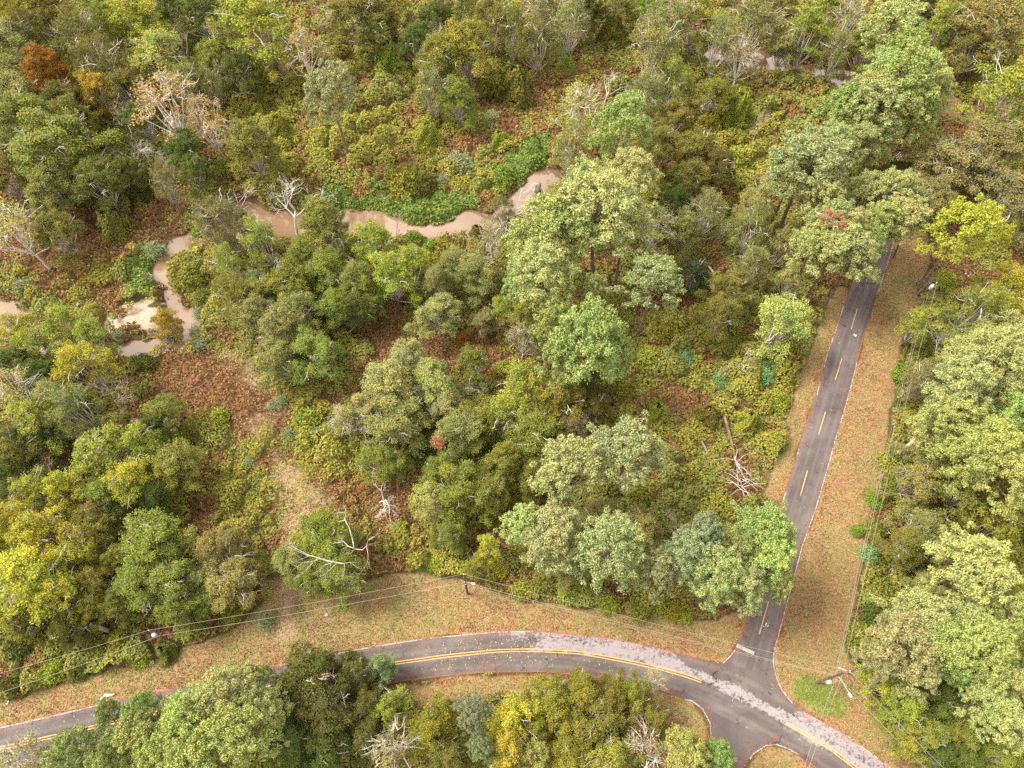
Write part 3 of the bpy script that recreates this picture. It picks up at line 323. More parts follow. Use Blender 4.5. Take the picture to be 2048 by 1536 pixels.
pine 65.55 48.27 0.0 0.0 0.72 0.834 pinelt | light pine with scalloped edge above the leaning dead trunk
willow 67.72 59.19 0.0 0.0 0.574 0.717 greygreen | grey-green slim tree between wires and the light pines
shrub 68.95 63.95 0.0 0.0 0.886 0.886 green | green roadside bush beneath the wires at mid height
pine 67.73 42.9 0.0 0.0 0.877 0.93 pineye | yellowish pine at right, level with the leaning dead trunk
pine 75.19 48.66 0.0 0.0 0.669 0.801 pineye | yellowish pine cut by the right edge at mid height
oak 65.73 48.02 0.0 0.0 0.674 0.758 greygreen | grey-green oak right of the leaning dead trunk
pine 68.9 38.56 0.0 0.0 0.786 0.876 pineye | yellowish pine at right edge below the level of the leaning trunk
loose 67.29 39.09 0.0 0.0 0.896 0.931 yelolive | large fine-leaved olive-yellow tree at right, lower half
oak 61.64 40.85 0.0 0.0 0.677 0.761 greygreen | grey-green oak left of the large olive-yellow tree
shrub 62.16 46.95 0.0 0.0 1.0 1.0 yelgreen | yellow-green bush left below the leaning dead trunk
shrub 67.86 55.68 0.0 0.0 0.613 0.613 yellow | small yellow bush above the leaning dead trunk
shrub 57.83 40.69 0.0 0.0 0.689 0.689 brightgreen | bright green low bush under the wires beside the verge
loose -74.91 37.19 0.0 0.0 0.65 0.756 yellow | yellow crown at left edge, top of the big yellow group
loose -68.49 34.54 0.0 0.0 0.831 0.887 yellow | yellow tree right of the left-edge crown in the yellow group
loose -68.59 27.74 0.0 0.0 1.006 1.004 brightyel2 | brightest and broadest yellow tree at the lower left
loose -64.46 26.17 0.0 0.0 0.754 0.832 yellow | yellow crown at the right side of the brightest yellow tree
loose -63.18 33.46 0.0 0.0 0.686 0.783 yelolive | olive-yellow crown on the right of the yellow group
loose -60.21 28.5 0.0 0.0 0.508 0.644 yelolive | olive-yellow thin crown between yellow group and green tree
oak -63.17 37.55 0.0 0.0 0.595 0.695 olive | olive crown above the yellow group at lower left
loose -71.4 23.54 0.0 0.0 0.564 0.689 yelgreen | yellow-green crown at left edge below the brightest yellow tree
oak -52.85 33.56 0.0 0.0 0.863 0.902 pinegreen | tall soft green tree right of the yellow group
oak -53.3 28.23 0.0 0.0 0.774 0.836 green | green tree in front of the tall soft green one
oak -49.3 28.04 0.0 0.0 0.706 0.784 pinegreen | soft green crown at the right of the green pair
oak -48.08 24.69 0.0 0.0 0.538 0.648 green | green crown lowest of the green group, near the wires
oak -42.71 32.39 0.0 0.0 0.721 0.795 olivegrey | olive-grey oak with curling white branches left of the track
oak -40.38 27.63 0.0 0.0 0.705 0.783 greygreen | grey-green oak low on the track's left side
bare -43.38 28.89 0.0 0.0 0.66 0.78 white | curling white dead limbs over the olive-grey oak
oak -32.42 30.77 0.0 0.0 0.554 0.661 greygreen | grey-green oak at the track's right, under the big white limb
oak -27.99 33.99 0.0 0.0 0.795 0.852 green | green oak right of the track, top of the white-limbed group
oak -25.33 29.05 0.0 0.0 0.709 0.786 green | green oak at the right of the white-limbed group
bare -38.15 28.5 0.0 0.0 0.387 0.566 white | small white dead twigs at the track's lower left
shrub -72.58 21.01 0.0 0.0 1.095 1.095 dkgreen | dark green bush at the left edge above the wires
shrub -68.31 21.65 0.0 0.0 1.098 1.098 olivegreen | olive-green bush left of the pole with transformer
shrub -66.85 17.02 0.0 0.0 0.82 0.82 yelgreen | yellow-green bush at the wood's edge under the wires, far left
shrub -60.84 19.0 0.0 0.0 0.777 0.777 green | green bush at the wood's edge midway to the transformer pole
shrub -58.2 21.3 0.0 0.0 0.838 0.838 yelgreen | yellow-green bush just left of the transformer pole
shrub -54.89 18.89 0.0 0.0 0.777 0.777 yelgreen | yellow-green bush below the transformer pole
vine -51.02 19.72 0.0 0.0 0.649 0.649 olive | olive vine clump at the transformer pole's foot
shrub -71.83 15.28 0.0 0.0 0.864 0.864 dkolive | dark bush at the left edge beside the verge
shrub -63.1 17.42 0.0 0.0 0.771 0.771 dkgreen | dark green bush between the two yellow-green edge bushes at left
shrub -47.45 23.74 0.0 0.0 0.9 0.9 green | green bush right of the transformer pole at the wood's edge
blue -37.18 23.61 0.0 0.0 1.061 1.061 blue | grey-green feathery clump where the track meets the verge
shrub -42.63 24.67 0.0 0.0 0.799 0.799 yelgreen | yellow-green bush on the verge left of the track
pine -36.3 10.63 0.32 1.47 0.71 0.828 pinelt | light pine at the upper tip of the roadside group, bottom left
pine -39.73 8.78 0.0 0.0 0.676 0.806 pineye | yellowish pine in the middle of the bottom-left roadside group
pine -45.77 7.45 0.0 0.0 0.609 0.761 pineye | yellowish pine at the left of the bottom-left roadside group
pine -33.68 7.64 0.0 0.0 0.795 0.881 pineye | big yellowish pine low in the bottom-left roadside group
pine -32.44 10.26 0.0 0.0 0.597 0.753 pinelt | light pine at the right of the bottom-left roadside group
pine -47.59 8.54 0.42 1.96 0.467 0.658 pinegr | greener pine overhanging the bend's double yellow line
pine -52.95 7.45 0.63 2.93 0.333 0.546 pinegr | small green pine tip overhanging the road at left
pine -38.08 5.21 0.0 0.0 0.784 0.875 pineye | yellowish pine on the bottom edge below the roadside group
pine -32.88 11.21 -0.26 2.99 0.386 0.592 pinegr | green pine tip nearest the far verge, bottom left
half -61.49 5.95 0.0 0.0 0.673 0.788 greygreen | grey-green half-bare tree in the bottom-left corner
pine -53.15 5.94 0.0 0.0 0.583 0.743 pinegr | green tree on the bottom edge right of the corner half-bare tree
oak -28.22 12.05 0.53 2.44 0.828 0.876 dkolive | dark olive oak covering the bend's left entrance
oak -24.61 10.53 0.0 0.0 0.77 0.833 dkolive | dark olive oak below the one covering the bend
oak -29.38 7.24 0.0 0.0 0.717 0.792 dkgreen | dark green oak at the bottom, right of the yellowish pines
oak -24.96 5.83 0.0 0.0 0.631 0.725 dkgreen | dark green oak on the bottom edge under the dark olive pair
oak -23.31 13.11 0.53 2.44 0.536 0.646 dkolive | dark olive crown edge reaching the bend's asphalt
oak -19.35 13.86 0.53 2.44 0.407 0.533 teal2 | blue-green crown jutting out over the bend's lower edge
loose -16.35 10.92 0.0 0.0 0.529 0.661 yelgreen | bright yellow-green tree below the blue-green crown
half -15.66 6.13 0.0 0.0 0.673 0.789 greygreen | grey thin-leaved tree on the bottom edge left of centre
oak -11.49 8.39 0.0 0.0 0.599 0.698 yelolive | olive-yellow low tree right of the bright yellow-green one, bottom
oak -9.44 5.22 0.0 0.0 0.508 0.622 olive | olive tree on the bottom edge beside a dark gap
pine -5.65 9.83 0.0 0.0 0.422 0.622 pineblue | blue-green young pine below the middle of the bend
pine -5.05 6.08 0.0 0.0 0.326 0.54 pineblue | small blue-green pine under the blue-green young pine
loose -0.54 8.96 0.0 0.0 0.608 0.724 brightyel2 | brightest yellow tree below the bend
loose -1.9 5.79 0.0 0.0 0.639 0.747 yellow | yellow crown on the bottom edge below the brightest yellow tree
loose 1.81 5.21 0.0 0.0 0.472 0.614 paleyel | pale yellow crown at right foot of the brightest yellow tree
oak 4.48 11.35 0.0 0.0 0.65 0.74 yelolive | olive-yellow tree right of the brightest yellow tree below the bend
oak 8.66 12.39 0.0 0.0 0.569 0.674 yelolive | olive-yellow tree at the bend's inner verge, middle one
oak 9.9 8.57 0.0 0.0 0.681 0.764 olive | olive tree with visible grey twigs below the bend
oak 12.78 11.55 0.0 0.0 0.483 0.6 olivegreen | olive-green tree right of the olive-yellow ones below the bend
loose 15.53 12.09 0.0 0.0 0.468 0.611 yelolive | yellow-olive tree touching the bend's inner edge
half 18.26 12.91 0.49 0.87 0.313 0.498 paleyel | thin pale yellow tree leaning over the bend's asphalt
oak 6.68 5.71 0.0 0.0 0.55 0.658 yelolive | olive-yellow crown on the bottom edge below the twiggy olive tree
loose 11.39 5.0 0.0 0.0 0.595 0.714 yelgreen | yellow-green crown on the bottom edge right of centre
oak 17.09 9.39 0.0 0.0 0.498 0.614 olivegreen | olive-green tree left of the side road's mouth
half 16.75 5.01 0.0 0.0 0.669 0.786 mauvegrey | mauve-grey half-bare tree at the bottom, left of the side road
loose -3.95 32.82 0.0 0.0 0.374 0.528 brightyel2 | bright lime-yellow sapling beside the plain wooden pole
loose -6.0 30.41 0.0 0.0 0.322 0.478 yelgreen | yellow-green sapling directly right of the plain wooden pole
shrub -2.53 31.04 0.0 0.0 0.823 0.823 yellow | yellow bush right of the lime-yellow sapling
shrub 0.9 32.52 0.0 0.0 0.938 0.938 olive | olive bush right of the yellow bush, lower corner wood
shrub -12.25 31.83 0.0 0.0 0.662 0.662 yelgreen | yellow-green bush left of the plain wooden pole
pine 5.23 31.22 0.0 0.0 0.829 0.902 pinelt | light pine in the lower corner wood directly under the large light one
pine 5.33 29.52 0.0 0.0 0.466 0.657 pinelt | lowest crown of the light pines in the lower corner wood
pine 12.78 28.76 0.0 0.0 0.888 0.937 pinesoft | soft pale olive pine in the lower right of the corner wood
oak 13.1 36.58 0.0 0.0 0.593 0.693 greygreen | grey-green crown above the soft pale olive pine
bare 24.63 34.85 0.0 0.0 0.748 0.84 mauve | mauve-brown leafless bush in the corner wood's lower right
shrub 0.79 27.62 0.0 0.0 0.81 0.81 yelgreen | yellow-green hedge bush along the lower corner wood side, leftmost
shrub 4.41 28.06 0.0 0.0 0.812 0.812 olive | olive hedge bush along the lower corner wood side below the light pine
shrub 7.97 27.23 0.0 0.0 0.809 0.809 yelgreen | yellow-green hedge bush below the soft pale olive pine's left
shrub 11.07 27.42 0.0 0.0 0.809 0.809 green | green hedge bush below the soft pale olive pine
shrub 13.72 25.36 0.0 0.0 0.801 0.801 yelgreen | yellow-green hedge bush at the verge, middle of the lower side
shrub 18.17 24.26 0.0 0.0 0.85 0.85 green | green hedge bush at the verge, right part of the lower side
shrub 21.07 24.99 0.0 0.0 0.747 0.747 yelgreen | yellow-green hedge bush left of the road-corner pines
shrub 23.47 23.95 0.0 0.0 0.743 0.743 yelolive | yellow-olive hedge bush nearest the corner wood's lower right corner
shrub -8.6 33.58 0.0 0.0 0.778 0.778 olivegreen | olive-green bush above left of the plain wooden pole
pine 23.86 28.25 0.0 0.0 0.702 0.823 pineblue | blue-green pine at the left of the road-corner group
pine 26.99 25.16 0.0 0.0 0.714 0.831 pine | grey-green pine in the middle of the road-corner group
pine 34.16 31.39 0.0 0.0 0.76 0.86 pinegr2 | fine-textured green pine overhanging the straight road's lower part
pine 34.16 28.05 0.0 0.0 0.701 0.822 pineye | yellowish pine hanging over the straight road above the person
pine 30.11 24.5 0.0 0.0 0.62 0.768 pine | lowest grey-green pine of the road-corner group
pine 35.39 25.34 0.0 0.0 0.481 0.668 pineye | yellowish crown reaching the straight road's right edge line
shrub 24.81 23.47 0.0 0.0 0.637 0.637 yelgreen | yellow-green bush in the corner wood's lower right corner by the verge
shrub 56.43 35.86 0.0 0.0 0.786 0.786 green | green bush right of the verge under the wires, lower right
shrub 54.58 31.85 0.0 0.0 0.717 0.717 teal | rich green small tree on the verge edge under the wires
oak 60.4 34.06 0.0 0.0 0.586 0.688 greygreen | grey-green oak right of the wires, lower right
loose 71.2 34.08 0.0 0.0 0.735 0.819 yelolive | olive-yellow fine-leaved crown at right edge, lower right
pine 59.88 25.55 0.0 0.0 0.896 0.941 pinelt | ring-shaped light pine with a gap in its middle at right
oak 57.3 31.27 0.0 0.0 0.578 0.682 olivegreen | olive-green twiggy oak left of the ring-shaped pine
shrub 55.3 26.19 0.0 0.0 1.175 1.175 olivegreen | olive-green scrub left below the ring-shaped pine
bare 57.23 28.88 0.0 0.0 0.422 0.596 pale | bare pale twigs poking from scrub left of the ring-shaped pine
bare 62.17 23.14 0.0 0.0 0.411 0.586 grey | grey dead twigs below the ring-shaped pine
pine 51.81 20.07 0.0 0.0 0.718 0.833 pinelt | light pine, upper left of the lower right group
pine 48.24 16.71 0.0 0.0 0.749 0.853 pine | grey-green pine at the left of the lower right group
pine 53.96 16.04 0.0 0.0 0.725 0.838 pineye | yellowish pine in the middle of the lower right group
pine 58.35 16.12 0.0 0.0 0.747 0.851 pineye | yellowish pine at the right of the lower right group
pine 58.87 12.83 0.0 0.0 0.561 0.728 pineye | yellowish lower crown on the right of the lower right group
loose 49.33 12.93 0.0 0.0 0.513 0.648 yellow | yellow tree right of the pole with the street lamp
loose 57.02 14.08 0.0 0.0 0.517 0.651 yellow | yellow crown under the middle of the lower right group
loose 50.74 9.35 0.0 0.0 0.525 0.658 yelgreen | light green tree beside the wires at lower right
pine 61.73 12.06 0.0 0.0 0.515 0.695 pinelt | light pine cut by the right edge at lower right
loose 71.26 24.56 0.0 0.0 0.383 0.536 yelgreen | yellow-green crown at right edge beside the ring-shaped pine
shrub 49.89 19.55 0.0 0.0 0.882 0.882 green | green bush along the wood's edge above the street lamp pole
shrub 52.78 22.86 0.0 0.0 0.896 0.896 dkgreen | dark green scrub at the wood's edge, halfway down lower right
oak 54.8 10.49 0.0 0.0 0.626 0.721 dkgreen | dark green tree behind the light green one at lower right
oak 52.26 6.52 0.0 0.0 0.552 0.66 green | green tree near the bottom right beside the wires
oak 57.4 6.63 0.0 0.0 0.553 0.66 green | green tree between two mossy trunks near the bottom right corner
pine 59.53 7.18 0.0 0.0 0.566 0.731 pinelt | light pine on the right edge near the bottom right corner
oak 61.31 4.38 0.0 0.0 0.586 0.688 green | green tree in the bottom right corner
oak 57.16 3.53 0.0 0.0 0.463 0.583 dkgreen | dark green tree on the bottom edge near the right corner
loose 60.67 9.58 0.0 0.0 0.29 0.447 yellow | small yellow crown between the lower right group and corner
pine 19.84 4.74 0.0 0.0 0.537 0.711 pineye | yellowish pine at the bottom edge beside the side road
pine 23.9 4.0 0.0 0.0 0.451 0.645 pinegr | green pine tip reaching over the side road at the bottom edge
shrub 53.91 35.77 0.0 0.0 0.507 0.507 brightgreen | bright green weed clump at the edge of the orange verge
willow -109.51 155.57 0.0 0.0 0.979 0.987 olive | olive streaky tree just above the rusty orange-brown crown, the only orange tree at upper left
loose -84.06 157.28 0.0 0.0 0.782 0.852 yelgreen | yellow-green crown just above the pale yellow tree directly above the large tan half-bare tree
loose -51.04 146.25 0.0 0.0 0.83 0.886 yelgreen | yellow-green crown just above the yellow-olive vine mound left of the lone grey-green pine
willow -70.32 138.21 0.0 0.0 0.846 0.905 greygreen | grey-green streaky tree just below the yellow-green crown above the deep green hollow at top left
oak -78.38 126.89 0.0 0.0 0.77 0.833 dkgreen | dark green crown just below the dark olive crown between golden-topped tree and tan half-bare tree
oak -92.33 126.73 0.0 0.0 0.837 0.883 olivegreen | olive-green crown just above the biggest green oak of the left edge, broad domed crown
oak -66.86 117.3 0.0 0.0 0.746 0.815 dkgreen | dark green crown just above the grey leaning column of a tree draped in dry vine
oak -63.65 111.84 0.0 0.0 0.603 0.701 dkgreen | dark green crown just left of the yellow-green bush left of the round olive-green tree
oak -96.41 112.21 0.0 0.0 0.733 0.805 green | green crown just below the biggest green oak of the left edge, broad domed crown
oak -77.48 112.69 0.0 0.0 0.604 0.703 dkgreen | dark green crown just below the tangle of bare pale branches hanging below the golden-topped tree
oak -30.49 153.88 0.0 0.0 0.837 0.883 dkgreen | dark green crown just above the tall cone-shaped vine-covered stump below the large dark olive oak
oak -20.51 151.8 0.0 0.0 0.759 0.824 dkgreen | dark green crown just below the leafless reddish twigs hanging between dark crowns at top centre
loose -3.44 157.92 0.0 0.0 0.86 0.906 olive | olive crown just right of the light green crown on the top edge, top centre
willow 7.07 148.92 0.0 0.0 0.96 0.976 olive | olive streaky tree just right of the olive upright tree right of the grey twig ball
willow 11.11 160.92 0.0 0.0 0.995 0.997 greygreen | grey-green streaky tree just left of the slim grey-green tree with a vine-wrapped trunk, top centre-right
oak 19.74 162.07 0.0 0.0 0.858 0.898 dkolive | dark olive crown just above the slim grey-green tree with a vine-wrapped trunk, top centre-right
oak 27.72 163.45 0.0 0.0 0.708 0.786 olive | olive crown just above the low olive vine mound between slim grey-green trees at the top
willow 35.91 152.98 0.0 0.0 1.057 1.034 greygreen | grey-green streaky tree just above the broad pale grey-green willowy tree at top right of centre
willow 29.22 130.28 0.0 0.0 0.905 0.942 greygreen | grey-green streaky tree just below the broad pale grey-green willowy tree at top right of centre
oak 35.53 123.73 0.0 0.0 0.762 0.827 olive | olive crown just left of the yellow-olive vine heap at upper right, far from the road
oak 32.43 116.13 0.0 0.0 0.743 0.812 olive | olive crown just above the narrow olive vine column right of the big centre pine
pine 14.44 96.24 0.0 0.0 0.812 0.892 pinelt | pale green pine crown just below the pale yellow-green half-bare tree left of the upper pine
pine 20.31 85.48 0.0 0.0 0.961 0.978 pinelt | pale green pine crown just below the light pine second from top in the centre cluster
pine 10.52 83.84 0.0 0.0 0.955 0.975 pinelt | pale green pine crown just right of the short vine-covered trunk standing in the creek water
oak 32.8 101.37 0.0 0.0 0.581 0.684 dkgreen | dark green crown just below the narrow olive vine column right of the big centre pine
pine 5.49 81.52 0.0 0.0 0.887 0.936 pinelt | pale green pine crown just above the yellow-green small crown left of the vivid pine's top
willow 48.11 147.03 0.0 0.0 1.038 1.023 greygreen | grey-green streaky tree just left of the grey snaggy tree with hooked white limbs, upper right
loose 64.84 159.73 0.0 0.0 0.864 0.909 olive | olive crown just right of the broad grey-green streaky tree at top right of centre
oak 63.78 148.15 0.0 0.0 0.677 0.761 greygreen | grey-green crown just below the broad grey-green streaky tree at top right of centre
loose 76.04 159.38 0.0 0.0 0.863 0.909 yelgreen | yellow-green crown just left of the greyish thin-leaved tree right of the leaning yellow-green tree
willow 74.88 145.23 0.0 0.0 0.78 0.862 greygreen | grey-green streaky tree just below the greyish thin-leaved tree right of the leaning yellow-green tree
oak 82.72 144.08 -1.32 3.24 0.893 0.924 green | green crown just below the greyish thin-leaved tree right of the leaning yellow-green tree
oak 99.12 161.22 0.0 0.0 0.704 0.782 dkolive | dark olive crown just left of the yellow-green crown right of the topmost right pine
oak 108.54 159.3 0.0 0.0 0.851 0.893 olive | olive crown just right of the yellow-green crown right of the topmost right pine
oak 105.11 144.26 0.0 0.0 0.813 0.865 olive | olive crown just below the wide olive-grey tree in the top-right corner
pine 81.83 131.29 0.0 0.0 0.918 0.954 pinegr | fresh green pine crown just left of the yellow-green crown right of the topmost right pine
oak 81.78 99.75 0.0 0.0 0.826 0.874 greygrey | dull grey-green crown just below the dark grey-green oak right of the pine row
pine 71.58 110.47 0.0 0.0 0.616 0.766 pine | grey-green pine crown just left of the rightmost pine in the row, beside the end-of-road marker
pine 66.88 106.95 0.0 0.0 0.777 0.871 pine | grey-green pine crown just above the pine overhanging the far end of visible asphalt
pine 60.86 81.88 0.0 0.0 0.708 0.827 pinegr | fresh green pine crown just below the pine overhanging the far end of visible asphalt
pine 56.61 91.76 0.0 0.0 0.735 0.844 pinelt | pale green pine crown just left of the pine overhanging the far end of visible asphalt
oak 44.78 131.02 0.0 0.0 0.78 0.841 olivegreen | olive-green crown just above the yellow-olive vine heap at upper right, far from the road
oak 42.45 109.51 0.0 0.0 0.727 0.8 dkolive | dark olive crown just left of the yellow-green bush left of the neat round pine
oak 36.15 106.36 0.0 0.0 0.719 0.794 olive | olive crown just above the fan of bare white branches on the low grey-green tree
oak 33.0 93.06 0.0 0.0 0.686 0.768 greygreen | grey-green crown just right of the faded narrow pale tree right of the broadest centre pine
loose -82.75 67.99 0.0 0.0 0.631 0.742 yelgreen | yellow-green crown just above the dark green crown at left edge below the pool's left end
willow -75.24 58.29 0.0 0.0 0.695 0.804 palegreen | pale green streaky tree just left of the streaky grey-green tree below the grey leafless tree
oak -64.21 53.41 0.0 0.0 0.535 0.645 olive | olive crown just below the pale leafless tree beside the streaky grey-green tree
oak -78.13 52.28 0.0 0.0 0.584 0.686 dkgreen | dark green crown just above the olive-yellow crown at left edge, mid-height of the wood
oak -57.12 47.65 0.0 0.0 0.572 0.677 green | green crown just right of the yellow-green crown on the right of the big yellow-green tree
loose -73.49 42.72 0.0 0.0 0.617 0.731 yelgreen | yellow-green crown just below the mauve leafless tree left of the big yellow-green tree
oak -55.85 42.18 0.0 0.0 0.559 0.665 dkgreen | dark green crown just right of the yellow crown in front of the big yellow-green tree
willow -48.47 77.32 0.0 0.0 0.684 0.796 yelolive | yellow-olive streaky tree just below the yellow-green wispy tree right of the round rich-green channel bush
oak -45.62 80.63 0.0 0.0 0.597 0.697 greygreen | grey-green crown just below the blue-green bush on the slope between wispy tree and white branches
oak -37.59 75.68 0.0 0.0 0.699 0.778 greygreen | grey-green crown just above the middle grey-green oak of the clump right of the track
oak -38.31 87.63 0.0 0.0 0.672 0.757 green | green crown just above the green oak above the grey-green clump, below the creek
loose -18.05 85.45 0.0 0.0 0.676 0.775 yelgreen | yellow-green crown just right of the yellow-green tree above the corner wood left of centre
oak -9.32 86.07 0.0 0.0 0.609 0.707 greygreen | grey-green crown just right of the yellow-olive thicket bush below the creek's straight reach
pine 6.91 66.68 0.0 0.0 0.723 0.836 pinegr | fresh green pine crown just above the dark low tree right of the mid-wood yellow-green tree
oak -23.9 56.11 0.0 0.0 0.593 0.694 palegrey | pale grey-green crown just above the crooked white snag on the corner wood's left boundary
oak -5.84 53.03 0.0 0.0 0.637 0.729 green | green crown just left of the yellow-green crown lower left of the mid-wood yellow-green tree
loose 4.73 54.36 0.0 0.0 0.649 0.755 yelolive | yellow-olive crown just left of the olive-yellow tree right of the mid-wood yellow-green tree
oak 5.89 48.0 0.0 0.0 0.523 0.635 green | green crown just below the green oak below the mid-wood yellow-green tree
oak 13.25 55.52 0.0 0.0 0.54 0.649 olive | olive crown just below the dark green bush under the vivid pine's lower side
oak 2.76 43.82 0.0 0.0 0.563 0.669 olivegreen | olive-green crown just above the yellow-olive bush between dark oak and lower light pine
oak -11.15 44.68 0.0 0.0 0.565 0.671 green | green crown just above the green oak with drooping edge at the corner wood's lower left
oak 29.61 83.46 0.0 0.0 0.485 0.603 dkgreen | dark green crown just right of the dome-shaped grey-green pine on one long leaning trunk
oak 39.82 79.44 0.0 0.0 0.652 0.741 olive | olive crown just above the olive tree left of the light corner tree
oak 72.5 61.74 0.0 0.0 0.554 0.661 greygreen | grey-green crown just right of the grey-green slim tree between wires and the light pines
loose 78.79 65.74 0.0 0.0 0.626 0.737 palegreen | pale green crown just right of the white crooked snag between wires and right-edge trees
oak 70.66 55.88 0.0 0.0 0.541 0.65 greygreen | grey-green crown just above the light pine with scalloped edge above the leaning dead trunk
pine 65.48 40.41 0.0 0.0 0.744 0.85 pineye | yellowish pine crown just below the yellowish pine at right, level with the leaning dead trunk
pine 75.51 53.53 0.0 0.0 0.737 0.845 pinelt | pale green pine crown just right of the white crooked snag between wires and right-edge trees
oak 66.67 44.36 0.0 0.0 0.614 0.711 greygreen | grey-green crown just below the grey-green oak right of the leaning dead trunk
shrub 61.3 42.16 0.0 0.0 1.036 1.036 green | green bush just left of the grey-green oak left of the large olive-yellow tree
loose 74.49 37.96 0.0 0.0 0.652 0.758 yelolive | yellow-olive crown just above the olive-yellow fine-leaved crown at right edge, lower right
loose -64.62 30.82 0.0 0.0 0.631 0.741 yellow | yellow crown just below the olive-yellow crown on the right of the yellow group
loose -75.32 33.15 0.0 0.0 0.591 0.71 yellow | yellow crown just below the yellow crown at left edge, top of the big yellow group
oak -57.07 25.46 0.0 0.0 0.472 0.591 olive | olive crown just below the olive-yellow thin crown between yellow group and green tree
oak -58.22 31.93 0.0 0.0 0.486 0.604 olivegreen | olive-green crown just above the green tree in front of the tall soft green one
loose -60.21 25.39 0.0 0.0 0.477 0.618 yelolive | yellow-olive crown just below the olive-yellow thin crown between yellow group and green tree
oak -69.34 23.78 0.0 0.0 0.468 0.587 olive | olive crown just right of the yellow-green crown at left edge below the brightest yellow tree
oak -63.6 22.5 0.0 0.0 0.465 0.585 dkolive | dark olive crown just right of the olive-green bush left of the pole with transformer
oak -45.38 25.33 0.0 0.0 0.425 0.55 green | green crown just above the green bush right of the transformer pole at the wood's edge
oak -45.4 28.66 0.0 0.0 0.479 0.597 greygreen | grey-green crown just left of the curling white dead limbs over the olive-grey oak
oak -29.77 28.27 0.0 0.0 0.524 0.636 green | green crown just below the grey-green oak at the track's right, under the big white limb
pine -42.1 6.27 0.0 0.0 0.626 0.773 pineye | yellowish pine crown just below the yellowish pine in the middle of the bottom-left roadside group
pine -49.2 5.54 0.0 0.0 0.54 0.712 pinegr | fresh green pine crown just below the small green pine tip overhanging the road at left
half -59.55 5.41 0.0 0.0 0.499 0.659 greygreen | grey-green half-bare tree just right of the grey-green half-bare tree in the bottom-left corner
oak -20.06 10.84 0.0 0.0 0.523 0.635 dkolive | dark olive crown just left of the bright yellow-green tree below the blue-green crown
oak -19.36 7.77 0.0 0.0 0.515 0.628 dkolive | dark olive crown just below the bright yellow-green tree below the blue-green crown
oak -14.0 9.8 0.0 0.0 0.394 0.521 olive | olive crown just left of the olive-yellow low tree right of the bright yellow-green one, bottom
loose 1.91 8.39 0.0 0.0 0.48 0.621 yelolive | yellow-olive crown just right of the brightest yellow tree below the bend
oak 6.44 8.94 0.0 0.0 0.518 0.631 yelolive | yellow-olive crown just below the olive-yellow tree right of the brightest yellow tree below the bend
oak 14.29 8.22 0.0 0.0 0.474 0.593 olive | olive crown just left of the olive-green tree left of the side road's mouth
loose 13.95 5.4 0.0 0.0 0.473 0.615 yelolive | yellow-olive crown just right of the yellow-green crown on the bottom edge right of centre
pine 1.61 33.08 0.0 0.0 0.622 0.77 pinelt | pale green pine crown just below the yellow-olive bush between dark oak and lower light pine
oak 8.85 29.78 0.0 0.0 0.528 0.639 greygreen | grey-green crown just above the yellow-green hedge bush below the soft pale olive pine's left
oak 18.39 35.41 0.0 0.0 0.589 0.691 greygreen | grey-green crown just below the yellow-olive bush below the soft grey-green pine
pine 19.13 27.46 0.0 0.0 0.558 0.725 pinesoft | pale olive pine crown just above the yellow-green hedge bush left of the road-corner pines
oak -9.89 35.01 0.0 0.0 0.445 0.568 green | green crown just above the olive-green bush above left of the plain wooden pole
oak 62.61 30.77 0.0 0.0 0.53 0.641 greygreen | grey-green crown just below the grey-green oak right of the wires, lower right
oak 61.91 26.39 0.0 0.0 0.474 0.593 olive | olive crown just above the grey dead twigs below the ring-shaped pine
oak 59.09 25.22 0.0 0.0 0.471 0.59 greygreen | grey-green crown just above the light pine, upper left of the lower right group
loose 71.14 31.05 0.0 0.0 0.49 0.629 yelolive | yellow-olive crown just below the olive-yellow fine-leaved crown at right edge, lower right
pine 52.02 17.65 0.0 0.0 0.665 0.799 pinelt | pale green pine crown just below the light pine, upper left of the lower right group
pine 58.19 19.45 0.0 0.0 0.581 0.742 pinelt | pale green pine crown just below the grey dead twigs below the ring-shaped pine
pine 47.11 15.05 0.0 0.0 0.479 0.667 pine | grey-green pine crown just above the yellow tree right of the pole with the street lamp
pine 56.11 14.29 0.0 0.0 0.566 0.731 pineye | yellowish pine crown just below the yellowish pine in the middle of the lower right group
pine 50.65 13.87 0.0 0.0 0.52 0.698 pine | grey-green pine crown just below the grey-green pine at the left of the lower right group
oak 57.64 9.11 0.0 0.0 0.476 0.595 green | green crown just left of the small yellow crown between the lower right group and corner
pine 58.02 9.96 0.0 0.0 0.51 0.69 pinelt | pale green pine crown just above the green tree in the bottom right corner
loose 49.98 5.6 0.0 0.0 0.432 0.579 yelgreen | yellow-green crown just left of the green tree near the bottom right beside the wires
oak 54.13 4.36 0.0 0.0 0.465 0.585 dkgreen | dark green crown just below the green tree near the bottom right beside the wires
oak 60.81 7.25 0.0 0.0 0.43 0.554 green | green crown just below the small yellow crown between the lower right group and corner
pine 64.15 19.99 0.0 0.0 0.583 0.743 pineye | yellowish pine crown just below the yellow-green crown at right edge beside the ring-shaped pine
pine 26.31 31.35 0.0 0.0 0.568 0.733 pineblue | blue-green pine crown just above the blue-green pine at the left of the road-corner group
pine 31.06 28.63 0.0 0.0 0.561 0.728 pinegr2 | green pine crown just above the lowest grey-green pine of the road-corner group
pine 70.07 116.53 0.0 0.0 1.01 1.005 pinelt | pale green pine crown just below the greyish thin-leaved tree right of the leaning yellow-green tree
pine 75.65 113.99 0.0 0.0 1.001 1.0 pine | grey-green pine crown just above the dark grey-green oak right of the pine row
pine 75.97 125.15 0.0 0.0 0.899 0.943 pine | grey-green pine crown just above the rightmost pine in the row, beside the end-of-road marker
